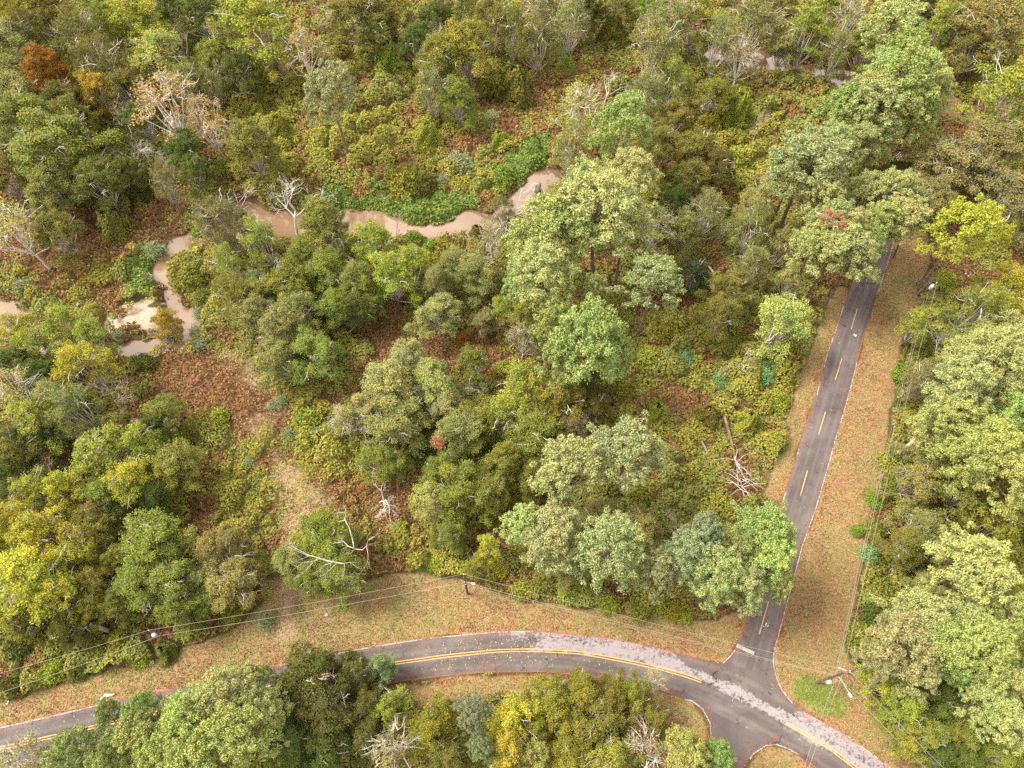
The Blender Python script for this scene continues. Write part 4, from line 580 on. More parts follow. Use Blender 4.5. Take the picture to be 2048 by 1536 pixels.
pine 84.32 120.8 0.0 0.0 0.816 0.894 pinelt | pale green pine crown just above the rightmost pine in the row, beside the end-of-road marker
pine 51.89 98.22 0.0 0.0 0.818 0.895 pine | grey-green pine crown just right of the yellow-green bush left of the neat round pine
pine 61.95 105.28 0.0 0.0 0.773 0.868 pine | grey-green pine crown just right of the red-brown dead brush clump in the upper right thicket
pine 57.31 95.98 0.0 0.0 0.811 0.891 pine | grey-green pine crown just left of the pine overhanging the far end of visible asphalt
pine 66.95 88.65 2.26 -1.07 0.786 0.876 pinelt | pale green pine crown just right of the pine overhanging the far end of visible asphalt
pine 58.62 84.75 0.0 0.0 0.777 0.871 pinelt | pale green pine crown just above the yellow-green small tree below the upper right utility pole
pine 58.71 79.12 0.0 0.0 0.76 0.86 pine | grey-green pine crown just below the pine overhanging the far end of visible asphalt
pine 52.47 81.12 0.0 0.0 0.766 0.864 pinelt | pale green pine crown just below the yellow-green bush left of the neat round pine
pine 65.04 94.73 0.0 0.0 0.679 0.808 pinelt | pale green pine crown just above the pine overhanging the far end of visible asphalt
pine 75.75 91.24 -3.0 0.0 0.67 0.803 pine | grey-green pine crown just right of the pine overhanging the far end of visible asphalt
willow -50.88 95.11 0.0 0.0 0.731 0.829 greygrey | dull grey-green streaky tree just below the yellow-green bush left of the round olive-green tree
willow -57.13 95.24 0.0 0.0 0.589 0.728 palegreen | pale green streaky tree just below the yellow-green bush left of the round olive-green tree
shrub -39.16 105.08 0.0 0.0 1.105 1.105 green | green bush just above the green creekside oak right of the tall bare white tree
shrub -51.01 100.15 0.0 0.0 1.014 1.014 green | green bush just above the fallen-looking bare white branches on the near creek bank
shrub -19.14 97.54 0.0 0.0 1.005 1.005 green | green bush just right of the low tan twiggy tree standing in the creek's middle
willow -0.92 99.1 0.0 0.0 0.524 0.679 greygreen | grey-green streaky tree just above the grey-green half-bare tree under the sprawling bare white tree'''

# ---------------------------------------------------------------- helpers
def lin(c):
    return tuple((v / 255 / 12.92) if v / 255 <= .04045 else ((v / 255 + .055) / 1.055) ** 2.4 for v in c)
def alb(c, k):
    return tuple(v * k for v in lin(c))
def rng_(s): return np.random.default_rng(s)
def hash2(i, j, seed):
    n = (i.astype(np.int64) * 374761393 + j.astype(np.int64) * 668265263 + seed * 974711) & 0x7fffffff
    n = ((n ^ (n >> 13)) * 1274126177) & 0x7fffffff
    return ((n ^ (n >> 16)) & 0xffff) / 65535.0
def vnoise(x, y, scale, seed=0, octv=3):
    x = np.asarray(x, float) / scale; y = np.asarray(y, float) / scale; s = 0; a = 1; t = 0
    for o in range(octv):
        i = np.floor(x); j = np.floor(y); u = x - i; v = y - j
        u = u * u * (3 - 2 * u); v = v * v * (3 - 2 * v)
        s = s + a * ((hash2(i, j, seed + o) * (1 - u) + hash2(i + 1, j, seed + o) * u) * (1 - v) + (hash2(i, j + 1, seed + o) * (1 - u) + hash2(i + 1, j + 1, seed + o) * u) * v)
        t += a; a *= .5; x = x * 2.03 + 7.1; y = y * 2.03 + 3.7
    return s / t
def inpoly(X, Y, poly):
    ins = np.zeros(X.shape, bool); n = len(poly)
    for k in range(n):
        x1, y1 = poly[k]; x2, y2 = poly[(k + 1) % n]
        if y1 == y2: continue
        ins ^= ((y1 > Y) != (y2 > Y)) & (X < (x2 - x1) * (Y - y1) / (y2 - y1) + x1)
    return ins
def link(o, parent=None):
    COL.objects.link(o)
    if parent is not None: o.parent = parent
    return o
def mesh_np(name, V, faces, mats, attrs=None, smooth=False):
    """faces: list of (k-gon index array, material index)"""
    me = bpy.data.meshes.new(name); V = np.asarray(V, np.float32)
    me.vertices.add(len(V)); me.vertices.foreach_set('co', V.ravel())
    idx, start, mi, p = [], [], [], 0
    for Fa, m in faces:
        Fa = np.asarray(Fa, np.int32); n, k = Fa.shape
        idx.append(Fa.ravel()); start.append(p + np.arange(n) * k); mi.append(np.full(n, m)); p += n * k
    idx = np.concatenate(idx); start = np.concatenate(start); mi = np.concatenate(mi)
    me.loops.add(len(idx)); me.loops.foreach_set('vertex_index', idx.astype(np.int32))
    me.polygons.add(len(start)); me.polygons.foreach_set('loop_start', start.astype(np.int32))
    me.polygons.foreach_set('material_index', mi.astype(np.int32))
    me.polygons.foreach_set('use_smooth', np.full(len(start), smooth))
    for m in mats: me.materials.append(m)
    for an, dom, typ, key, val in attrs or []:
        a = me.attributes.new(an, typ, dom); a.data.foreach_set(key, np.asarray(val, np.float32).ravel())
    me.update(calc_edges=True); me.validate()
    return me
def obj(name, me, parent=None):
    return link(bpy.data.objects.new(name, me), parent)
def empty(name, loc):
    o = bpy.data.objects.new(name, None); o.location = loc; o.empty_display_size = .5
    return link(o)
def tag(o, label=None, cat=None, group=None, kind=None):
    if label: o['label'] = label
    if cat: o['category'] = cat
    if group: o['group'] = group
    if kind: o['kind'] = kind
    return o
class MB:
    def __init__(s): s.V = []; s.Q = []; s.T = []; s.n = 0; s.qm = []; s.tm = []
    def tube(s, pts, rad, sides=6, cap=True):
        pts = np.asarray(pts, float); rad = np.broadcast_to(np.asarray(rad, float), (len(pts),))
        tan = np.gradient(pts, axis=0); tan /= np.linalg.norm(tan, axis=1)[:, None] + 1e-9
        ref = np.array([0, 0, 1.]) if abs(tan[0][2]) < .9 else np.array([1., 0, 0])
        a = np.cross(tan, ref); a /= np.linalg.norm(a, axis=1)[:, None] + 1e-9; b = np.cross(tan, a)
        th = np.arange(sides) / sides * 2 * np.pi
        ring = pts[:, None] + rad[:, None, None] * (a[:, None] * np.cos(th)[None, :, None] + b[:, None] * np.sin(th)[None, :, None])
        m = len(pts); base = s.n; s.V.append(ring.reshape(-1, 3)); s.n += m * sides
        i = np.arange(m - 1)[:, None] * sides; j = np.arange(sides)[None]; j2 = (j + 1) % sides
        s.Q.append((base + np.stack([i + j, i + j2, i + sides + j2, i + sides + j], -1)).reshape(-1, 4))
        if cap:
            for e, c in ((0, pts[0]), (m - 1, pts[-1])):
                s.V.append(c[None]); k = s.n; s.n += 1
                jj = np.arange(sides); r0 = base + e * sides
                s.T.append(np.stack([r0 + jj, r0 + (jj + 1) % sides, np.full(sides, k)], -1))
    def box(s, c, size, rz=0, ax=None):
        d = np.array([[x, y, z] for x in (-.5, .5) for y in (-.5, .5) for z in (-.5, .5)]) * np.asarray(size)
        R = np.array([[math.cos(rz), -math.sin(rz), 0], [math.sin(rz), math.cos(rz), 0], [0, 0, 1]]) if ax is None else np.asarray(ax).T
        s.V.append(d @ R.T + np.asarray(c)); b = s.n; s.n += 8
        s.Q.append(b + np.array([[0, 1, 3, 2], [4, 6, 7, 5], [0, 4, 5, 1], [2, 3, 7, 6], [0, 2, 6, 4], [1, 5, 7, 3]]))
    def raw(s, V, Q=None, T=None):
        V = np.asarray(V, float); b = s.n; s.V.append(V); s.n += len(V)
        if Q is not None and len(Q): s.Q.append(b + np.asarray(Q))
        if T is not None and len(T): s.T.append(b + np.asarray(T))
    def mesh(s, name, mat, smooth=True):
        f = []
        if s.Q: f.append((np.concatenate(s.Q), 0))
        if s.T: f.append((np.concatenate(s.T), 0))
        return mesh_np(name, np.concatenate(s.V), f, [mat], smooth=smooth)
    def build(s, name, mat, parent=None, smooth=True):
        return obj(name, s.mesh(name, mat, smooth), parent)

# ---------------------------------------------------------------- materials
class NT:
    def __init__(s, name):
        s.m = bpy.data.materials.new(name); s.m.use_nodes = True; s.t = s.m.node_tree; s.t.nodes.clear()
        s.out = s.n('ShaderNodeOutputMaterial')
    def n(s, t, **kw):
        nd = s.t.nodes.new(t)
        for k, v in kw.items(): setattr(nd, k, v)
        return nd
    def l(s, a, b): s.t.links.new(a, b)
    def noise(s, scale, detail=4, rough=.55, vec=None, dist=0):
        nd = s.n('ShaderNodeTexNoise'); nd.inputs['Scale'].default_value = scale; nd.inputs['Detail'].default_value = detail
        nd.inputs['Roughness'].default_value = rough; nd.inputs['Distortion'].default_value = dist
        s.l(vec or s.pos(), nd.inputs['Vector']); return nd.outputs['Fac']
    def pos(s):
        if not hasattr(s, '_p'): s._p = s.n('ShaderNodeNewGeometry').outputs['Position']
        return s._p
    def ocoord(s): return s.n('ShaderNodeTexCoord').outputs['Object']
    def math(s, op, a, b=None, clamp=False):
        nd = s.n('ShaderNodeMath', operation=op, use_clamp=clamp)
        for i, v in enumerate((a, b)):
            if v is None: continue
            if isinstance(v, (int, float)): nd.inputs[i].default_value = v
            else: s.l(v, nd.inputs[i])
        return nd.outputs[0]
    def mix(s, f, a, b, blend='MIX'):
        nd = s.n('ShaderNodeMix', data_type='RGBA', blend_type=blend)
        for i, v in ((0, f), (6, a), (7, b)):
            if isinstance(v, (int, float)): nd.inputs[i].default_value = v
            elif isinstance(v, tuple): nd.inputs[i].default_value = (*v[:3], 1)
            else: s.l(v, nd.inputs[i])
        return nd.outputs[2]
    def ramp(s, f, lo, hi):
        nd = s.n('ShaderNodeMapRange', interpolation_type='SMOOTHSTEP')
        s.l(f, nd.inputs[0]); nd.inputs[1].default_value = lo; nd.inputs[2].default_value = hi; return nd.outputs[0]
    def attr(s, name, out='Fac'):
        nd = s.n('ShaderNodeAttribute'); nd.attribute_name = name; return nd.outputs[out]
    def bsdf(s, col, rough=.8, spec=.2, bump=None, bstr=.4, bdist=.05, rsock=None, metal=0, transl=0):
        b = s.n('ShaderNodeBsdfPrincipled'); b.inputs['Roughness'].default_value = rough
        b.inputs['Specular IOR Level'].default_value = spec; b.inputs['Metallic'].default_value = metal
        if isinstance(col, tuple): b.inputs['Base Color'].default_value = (*col[:3], 1)
        else: s.l(col, b.inputs['Base Color'])
        if rsock is not None: s.l(rsock, b.inputs['Roughness'])
        if bump is not None:
            bn = s.n('ShaderNodeBump'); bn.inputs['Strength'].default_value = bstr; bn.inputs['Distance'].default_value = bdist
            s.l(bump, bn.inputs['Height']); s.l(bn.outputs[0], b.inputs['Normal'])
        o = b.outputs[0]
        if transl:
            tr = s.n('ShaderNodeBsdfTranslucent')
            if isinstance(col, tuple): tr.inputs[0].default_value = (*col[:3], 1)
            else: s.l(col, tr.inputs[0])
            ms = s.n('ShaderNodeMixShader'); ms.inputs[0].default_value = transl
            s.l(o, ms.inputs[1]); s.l(tr.outputs[0], ms.inputs[2]); o = ms.outputs[0]
        s.l(o, s.out.inputs[0]); return s.m

def leaf_material(name, transl=.22, lo=(.86, .94, .84), hi=(1.30, 1.14, .74)):
    t = NT(name)
    oc = t.n('ShaderNodeObjectInfo').outputs['Color']
    sep = t.n('ShaderNodeSeparateXYZ'); t.l(t.attr('leaf', 'Vector'), sep.inputs[0])
    r, cl, dead = sep.outputs
    c = t.mix(cl, t.mix(1.0, oc, lo, 'MULTIPLY'), t.mix(1.0, oc, hi, 'MULTIPLY'))
    v = t.math('ADD', t.math('MULTIPLY', r, .56), .72)
    c = t.mix(1.0, c, v, 'MULTIPLY')
    c = t.mix(dead, c, (.20, .105, .045))
    return t.bsdf(c, rough=.65, spec=.10, transl=transl)
def vleaf_material(name, transl=.2):      # leaves that carry their own colour
    t = NT(name)
    return t.bsdf(t.attr('leafcol', 'Color'), rough=.75, spec=.06, transl=transl)
def bark_material(name, a, b, sc_=3.0):
    t = NT(name); v = t.ocoord()
    mp = t.n('ShaderNodeMapping'); mp.inputs['Scale'].default_value = (1, 1, .25); t.l(v, mp.inputs[0])
    n1 = t.noise(sc_ * 3, 5, .7, mp.outputs[0]); n2 = t.noise(sc_ * .3, 3, .5, v)
    c = t.mix(t.ramp(n1, .35, .65), a, b); c = t.mix(t.ramp(n2, .3, .8), c, tuple(x * 1.5 for x in b))
    return t.bsdf(c, rough=.9, spec=.1, bump=n1, bstr=.8, bdist=.04)
def plain(name, col, rough=.5, spec=.4, metal=0, var=.25):
    t = NT(name); n = t.noise(9, 4, .6, t.ocoord())
    c = t.mix(n, tuple(x * (1 - var) for x in col), tuple(min(1, x * (1 + var)) for x in col))
    return t.bsdf(c, rough=rough, spec=spec, metal=metal)

LEAF = leaf_material('leaf'); NEEDLE = leaf_material('needle', .15, (.86, .95, .94), (1.13, 1.07, .93)); VLEAF = vleaf_material('undergrowth_leaf'); BLADE = vleaf_material('grass_blade', .1)
BARK = bark_material('bark', (.045, .032, .024), (.16, .125, .10))
PBARK = bark_material('pine_bark', (.05, .028, .02), (.15, .10, .08))
GBARK = bark_material('grey_bark', (.16, .135, .12), (.34, .30, .26))
WBARK = bark_material('pale_bark', (.20, .175, .15), (.46, .42, .38))
LIMBW = bark_material('limb_white', (.12, .10, .085), (.26, .23, .20))
MBARK = bark_material('mauve_bark', (.16, .115, .10), (.34, .26, .235))

# ---------------------------------------------------------------- ground with the creek's channel
def axis(lo, hi, step, far):
    return np.concatenate([-np.array(far[::-1]) + lo, np.arange(lo, hi + .01, step), np.array(far) + hi])
xs = axis(-165, 165, 1.0, [20, 60, 150, 400, 900]); ys = axis(-25, 245, 1.0, [20, 60, 150, 400, 900])
X, Y = np.meshgrid(xs, ys); NY, NX = X.shape
def blur(m, k):
    for _ in range(k):
        p = np.pad(m, 1, mode='edge'); m = (p[1:-1, :-2] + p[1:-1, 2:] + p[:-2, 1:-1] + p[2:, 1:-1] + 2 * p[1:-1, 1:-1]) / 6
    return m
jx = (vnoise(X, Y, 3, 11) - .5) * 3; jy = (vnoise(X, Y, 3, 12) - .5) * 3; jX = jx * 1.5 + (vnoise(X, Y, 11, 13) - .5) * 14; jY = jy * 1.5 + (vnoise(X, Y, 11, 14) - .5) * 14
def zmask(names, k=2, jit=1.0):
    m = np.zeros(X.shape)
    for n in names: m = np.maximum(m, inpoly(X + (jx * jit if jit < .9 else jX), Y + (jy * jit if jit < .9 else jY), LAY['zones'][n]).astype(float))
    return blur(m, k)
wm = np.zeros(X.shape)
for w in LAY['water']: wm = np.maximum(wm, inpoly(X + jx * 1.3, Y + jy * 1.3, w).astype(float))
wm = blur(wm, 2); wmw = blur(wm, 8)
roadm = np.zeros(X.shape)
for a, b in ((LAY['main_n'], LAY['main_s']), (LAY['rr_l'], LAY['rr_r'])): roadm = np.maximum(roadm, inpoly(X, Y, a + b[::-1]).astype(float))
for k in ('jun', 'sj'): roadm = np.maximum(roadm, inpoly(X, Y, LAY[k]).astype(float))
Z_V = zmask(['verge_n', 'verge_w', 'verge_e', 'verge_s', 'verge_i'], 2, .5)
Z_G = zmask(['green', 'grass1', 'grass2', 'grass3', 'grass4', 'grass5'], 3, .8)
Z_D = np.maximum(zmask(['dry'], 6, 1.0) * .8, zmask(['track'], 2, .7)); Z_S = zmask(['sand', 'sand2', 'sand3'], 1, .88) * (vnoise(X, Y, 3.2, 91, 3) > .33)
Z_R = zmask(['rust1', 'rust2', 'rust3', 'rust4', 'rust5', 'rust6', 'rust7', 'orange'], 9)
Z_T = zmask(['thicket', 'thicket2', 'thicket3', 'thicket4', 'thicket5'], 9)
calm = np.clip(blur(roadm, 5) * 2.5 + Z_V * .8, 0, 1)
Zg = (vnoise(X, Y, 14, 3) - .5) * .9 * (1 - calm) + (vnoise(X, Y, 2.2, 5) - .5) * .22 * (1 - calm)
edge = np.maximum(np.abs(X) - 165, 0) + np.maximum(Y - 245, 0) + np.maximum(-25 - Y, 0)
Zg = np.where(edge > 0, 0, Zg)
Zg = Zg * (1 - wmw) - 2.3 * np.clip(wm * 1.25, 0, 1) - .75 * np.clip(wmw * 1.2, 0, 1) * (1 - wm)
Zg = np.where(roadm > .5, np.minimum(Zg, 0), Zg)
def samp(A, x, y):
    x = np.atleast_1d(np.asarray(x, float)); y = np.atleast_1d(np.asarray(y, float))
    i = np.clip(np.searchsorted(xs, x) - 1, 0, NX - 2); j = np.clip(np.searchsorted(ys, y) - 1, 0, NY - 2)
    u = np.clip((x - xs[i]) / (xs[i + 1] - xs[i]), 0, 1); v = np.clip((y - ys[j]) / (ys[j + 1] - ys[j]), 0, 1)
    return (A[j, i] * (1 - u) + A[j, i + 1] * u) * (1 - v) + (A[j + 1, i] * (1 - u) + A[j + 1, i + 1] * u) * v
def gz(x, y): return float(samp(Zg, x, y)[0])
ii = (np.arange(NY - 1)[:, None] * NX + np.arange(NX - 1)[None]).ravel()
t = NT('ground')
def zone(name, lo=.28, hi=.72, wob=.5, sc_=.35):
    return t.ramp(t.math('ADD', t.attr(name), t.math('MULTIPLY', t.math('SUBTRACT', t.noise(sc_, 5, .65), .5), wob)), lo, hi)
nf = t.noise(4.5, 4, .7); nm = t.noise(.8, 5, .6); nl = t.noise(.12, 4, .55); ng = t.noise(11, 2, .7)
c = t.mix(t.ramp(nm, .32, .68), (.050, .038, .018), (.105, .062, .030))
c = t.mix(t.ramp(nl, .42, .62), c, (.060, .062, .020))
c = t.mix(zone('z_rust'), c, t.mix(t.ramp(nm, .3, .7), (.095, .052, .030), (.160, .092, .056)))
c = t.mix(zone('z_green'), c, t.mix(t.ramp(nm, .3, .7), (.055, .085, .018), (.13, .14, .035)))
ns = t.noise(.35, 6, .7, dist=.6); vg = t.mix(t.ramp(ns, .38, .60), (.190, .115, .060), (.165, .142, .058)); vg = t.mix(t.ramp(nm, .45, .72), vg, (.235, .15, .088)); vg = t.mix(t.ramp(t.noise(.55, 5, .7), .60, .74), vg, (.135, .080, .045)); vg = t.mix(zone('z_green'), vg, t.mix(t.ramp(nm, .3, .7), (.085, .105, .026), (.155, .165, .045)))
c = t.mix(zone('z_verge', .35, .6, .35, .9), c, vg)
c = t.mix(zone('z_dry', .25, .85, .7, .6), c, t.mix(t.ramp(nm, .3, .7), (.21, .145, .088), (.31, .225, .145)))
c = t.mix(zone('z_sand', .3, .6, .5, .6), c, t.mix(t.ramp(nm, .3, .75), (.25, .185, .135), (.38, .30, .24)))
c = t.mix(t.attr('z_bank'), c, t.mix(nm, (.055, .034, .020), (.125, .078, .045)))
c = t.mix(1.0, c, t.math('ADD', t.math('MULTIPLY', t.ramp(nf, .25, .75), .7), .66), 'MULTIPLY')
c = t.mix(1.0, c, t.math('ADD', t.math('MULTIPLY', t.ramp(ng, .25, .75), .5), .75), 'MULTIPLY')
GROUND = t.bsdf(c, rough=.95, spec=.05, bump=nf, bstr=1.0, bdist=.12)
bank = np.clip(wmw * 1.6, 0, 1) * (1 - Z_S) * (1 - Z_G)
me = mesh_np('ground', np.stack([X, Y, Zg], -1).reshape(-1, 3), [(np.stack([ii, ii + 1, ii + NX + 1, ii + NX], -1), 0)], [GROUND],
             [(n, 'POINT', 'FLOAT', 'value', v) for n, v in (('z_rust', Z_R), ('z_green', Z_G), ('z_verge', Z_V), ('z_dry', Z_D), ('z_sand', Z_S), ('z_bank', bank))], smooth=True)
tag(obj('ground', me), kind='structure')

# creek water
t = NT('creek_water'); n1 = t.noise(.11, 3, .5); n2 = t.noise(1.6, 2, .5)
c = t.mix(t.ramp(n1, .35, .65), (.118, .068, .034), (.160, .102, .060))
WATER = t.bsdf(c, rough=.06, spec=.9, bump=n2, bstr=.10, bdist=.05)
for nd in WATER.node_tree.nodes:
    if nd.type == 'BSDF_PRINCIPLED': nd.inputs['Coat Weight'].default_value = .35; nd.inputs['Coat Roughness'].default_value = .05; nd.inputs['Coat IOR'].default_value = 1.6
b = MB(); gx = np.linspace(-150, 150, 40); gy = np.linspace(60, 215, 30); GX, GY = np.meshgrid(gx, gy)
q = (np.arange(29)[:, None] * 40 + np.arange(39)[None]).ravel()
b.raw(np.stack([GX, GY, np.full_like(GX, -1.3)], -1).reshape(-1, 3), np.stack([q, q + 1, q + 41, q + 40], -1))
tag(b.build('creek_water', WATER), kind='structure')

# ---------------------------------------------------------------- roads
def resample(p, n):
    p = np.asarray(p, float); d = np.r_[0, np.cumsum(np.linalg.norm(np.diff(p, axis=0), axis=1))]
    f = np.linspace(0, d[-1], n * 4); P = np.stack([np.interp(f, d, p[:, k]) for k in (0, 1)], -1)
    ker = np.ones(9) / 9
    for k in (0, 1):
        e = np.pad(P[:, k], 4, mode='reflect', reflect_type='odd'); P[:, k] = np.convolve(e, ker, 'valid')
    d = np.r_[0, np.cumsum(np.linalg.norm(np.diff(P, axis=0), axis=1))]; f = np.linspace(0, d[-1], n)
    return np.stack([np.interp(f, d, P[:, k]) for k in (0, 1)], -1)
def normals2(C):
    T = np.gradient(C, axis=0); T /= np.linalg.norm(T, axis=1)[:, None]; return np.stack([-T[:, 1], T[:, 0]], -1)
t = NT('asphalt')
pv = t.attr('road', 'Vector'); sp = t.n('ShaderNodeSeparateXYZ'); t.l(pv, sp.inputs[0]); ra, rs, rw = sp.outputs
cv = t.n('ShaderNodeCombineXYZ'); t.l(t.math('MULTIPLY', rs, .12), cv.inputs[0]); t.l(t.math('MULTIPLY', ra, 1.3), cv.inputs[1])
n1 = t.noise(1.0, 6, .65, cv.outputs[0]); n2 = t.noise(.5, 5, .6); n3 = t.noise(14, 2, .6); n4 = t.noise(2.2, 6, .75)
c = t.mix(t.ramp(n1, .3, .7), (.055, .045, .042), (.108, .090, .085))
c = t.mix(t.math('MULTIPLY', t.ramp(n2, .5, .75), .6), c, (.055, .045, .045))
wp = t.ramp(t.math('SINE', t.math('MULTIPLY', t.math('SUBTRACT', ra, .02), 25.13)), .1, .9); c = t.mix(t.math('MULTIPLY', wp, t.math('MULTIPLY', n1, .55)), c, (.130, .110, .105))
wr = t.ramp(t.math('ADD', rw, t.math('MULTIPLY', t.math('SUBTRACT', t.math('ADD', t.math('MULTIPLY', n4, .6), t.math('MULTIPLY', n1, .6)), .6), 1.5)), .42, .56)
c = t.mix(t.math('MULTIPLY', wr, .85), c, t.mix(n4, (.165, .145, .148), (.25, .225, .23)))
vo = t.n('ShaderNodeTexVoronoi', feature='DISTANCE_TO_EDGE'); vo.inputs['Scale'].default_value = .26
wob = t.n('ShaderNodeMix', data_type='VECTOR'); wob.inputs[0].default_value = .12
nzv = t.n('ShaderNodeTexNoise'); nzv.inputs['Scale'].default_value = .6; nzv.inputs['Detail'].default_value = 6; t.l(t.pos(), nzv.inputs['Vector'])
sv = t.n('ShaderNodeVectorMath', operation='MULTIPLY_ADD'); t.l(nzv.outputs['Color'], sv.inputs[0]); sv.inputs[1].default_value = (4, 4, 0); t.l(t.pos(), sv.inputs[2])
t.l(sv.outputs[0], vo.inputs['Vector'])
crk = t.math('SUBTRACT', 1.0, t.ramp(vo.outputs['Distance'], .002, .012))
c = t.mix(t.math('MULTIPLY', crk, t.ramp(n2, .42, .6)), c, (.025, .02, .02))
ed = t.math('MULTIPLY', t.attr('road_edge'), 1.0)
ed = t.math('MULTIPLY', ed, t.ramp(t.math('ADD', t.math('ABSOLUTE', t.math('SUBTRACT', ra, .5)), t.math('MULTIPLY', t.math('SUBTRACT', n4, .5), .12)), .462, .492))
c = t.mix(t.math('MULTIPLY', ed, .9), c, t.mix(n3, (.13, .05, .03), (.24, .105, .06)))
stn = t.ramp(t.noise(.9, 6, .7), .64, .70); c = t.mix(t.math('MULTIPLY', stn, .4), c, (.17, .075, .055))
c = t.mix(1.0, c, t.math('ADD', t.math('MULTIPLY', n3, .5), .75), 'MULTIPLY')
ASPH = t.bsdf(c, rough=.85, spec=.2, bump=n3, bstr=.3, bdist=.02)
def strip(name, A, B, z, n, m, wear):
    A = resample(A, n); B = resample(B, n); f = np.linspace(0, 1, m + 1)
    P = A[:, None] * (1 - f)[None, :, None] + B[:, None] * f[None, :, None]
    s = np.r_[0, np.cumsum(np.linalg.norm(np.diff((A + B) / 2, axis=0), axis=1))]
    V = np.concatenate([P, np.full(P.shape[:2] + (1,), z)], -1).reshape(-1, 3); k = m + 1
    at = np.stack([np.broadcast_to(f[None], (n, k)), np.broadcast_to(s[:, None], (n, k)), wear(P[..., 0], P[..., 1], np.broadcast_to(f[None], (n, k)))], -1)
    i = (np.arange(n - 1)[:, None] * k + np.arange(m)[None]).ravel()
    xx, ff = P[..., 0], np.broadcast_to(f[None], (n, k))
    eg = np.where(name == 'main_road', 1 - ((ff < .5) & (xx > 26) & (xx < 38.5)) - ((ff > .5) & (xx > 21.5) & (xx < 39)), (P[..., 1] > 19)).astype(float)
    me = mesh_np(name, V, [(np.stack([i, i + k, i + k + 1, i + 1], -1), 0)], [ASPH], [('road', 'POINT', 'FLOAT_VECTOR', 'vector', at), ('road_edge', 'POINT', 'FLOAT', 'value', eg)])
    return tag(obj(name, me), kind='structure')
def sstep(x, a, b): u = np.clip((x - a) / (b - a), 0, 1); return u * u * (3 - 2 * u)
def wear_main(x, y, f):
    x = x + (vnoise(x, y, 6, 71) - .5) * 12; f = f + (vnoise(x, y, 3, 72) - .5) * .16
    on = sstep(x, -14, 8); north = 1 - sstep(f, .42, .58)
    w = on * (north * .62 + (1 - north) * (.17 + .12 * sstep(x, 26, 36)))
    inj = sstep(x, 24, 28) * (1 - sstep(x, 37, 40)); w = w * (1 - .75 * inj * (1 - sstep(f, .1, .3)))
    return w - .14 * np.exp(-((x - 21) / 4) ** 2) * north + .08 * on * np.exp(-((f - .62) / .08) ** 2)
C_main = resample(LAY['main_c'], 200); Nn = normals2(C_main)
road = strip('main_road', LAY['main_n'], LAY['main_s'], .050, 220, 14, wear_main)
side = strip('side_road', LAY['rr_l'], LAY['rr_r'], .044, 160, 10, lambda x, y, f: .10 + .22 * np.exp(-((y - 18) / 9) ** 2) * np.exp(-((f - .5) / .25) ** 2) + .1 * np.exp(-((y - 50) / 12) ** 2))
def apron(name, poly, z):
    from mathutils.geometry import tessellate_polygon
    P = [Vector((x, y, z)) for x, y in poly]; T = np.array(tessellate_polygon([P]))
    V = np.array([list(p) for p in P]); nn = np.cross(V[T[:, 1]] - V[T[:, 0]], V[T[:, 2]] - V[T[:, 0]])[:, 2]; T[nn < 0] = T[nn < 0][:, ::-1]
    at = np.stack([np.full(len(V), .5), V[:, 0] * .7, np.full(len(V), .16)], -1)
    return tag(obj(name, mesh_np(name, V, [(T, 0)], [ASPH], [('road', 'POINT', 'FLOAT_VECTOR', 'vector', at)])), kind='structure')
apron('junction_apron', LAY['jun'], .038); apron('driveway', LAY['sj'], .032)
def paint(name, col, wearamt):
    t = NT(name); n = t.noise(3.2, 6, .75); n2 = t.noise(.35, 3, .5)
    f = t.ramp(t.math('ADD', n, t.math('MULTIPLY', t.math('SUBTRACT', n2, .5), .5)), wearamt - .05, wearamt + .05)
    c = t.mix(f, (.13, .10, .095), t.mix(n, tuple(v * .8 for v in col), col))
    return t.bsdf(c, rough=.7, spec=.2)
WHITE = paint('white_paint', (.32, .30, .28), .49); YEL = paint('yellow_paint', (.44, .25, .085), .36); STOPW = paint('stop_paint', (.25, .235, .205), .43)
def line(name, P, w, z, mat, parent, off=0., n=None):
    P = resample(P, n or max(4, len(P) * 6)); N = normals2(P); P = P + N * off
    L, R = P + N * w / 2, P - N * w / 2; k = len(P); b = MB()
    V = np.concatenate([np.c_[L, np.full(k, z)], np.c_[R, np.full(k, z)]]); i = np.arange(k - 1)
    b.raw(V, np.stack([i, i + k, i + k + 1, i + 1], -1)); return b.build(name, mat, parent)
for p in LAY['lines']['white']:
    x0, y0 = p[0]; line('edge_line', p, .15, .056, WHITE, side if (x0 > 40 and y0 > 20) else road)
for p in LAY['lines']['yellow']:
    for o in (-.17, .17): line('centre_line', p, .14, .056, YEL, road, o, 90)
for p in LAY['dashes']: line('lane_dash', p, .16, .056, YEL, side, 0, 3)
st = np.array(LAY['stop']); b = MB(); b.raw(np.c_[st, np.full(4, .061)], [[0, 1, 2, 3]]); b.build('stop_line', STOPW, side)

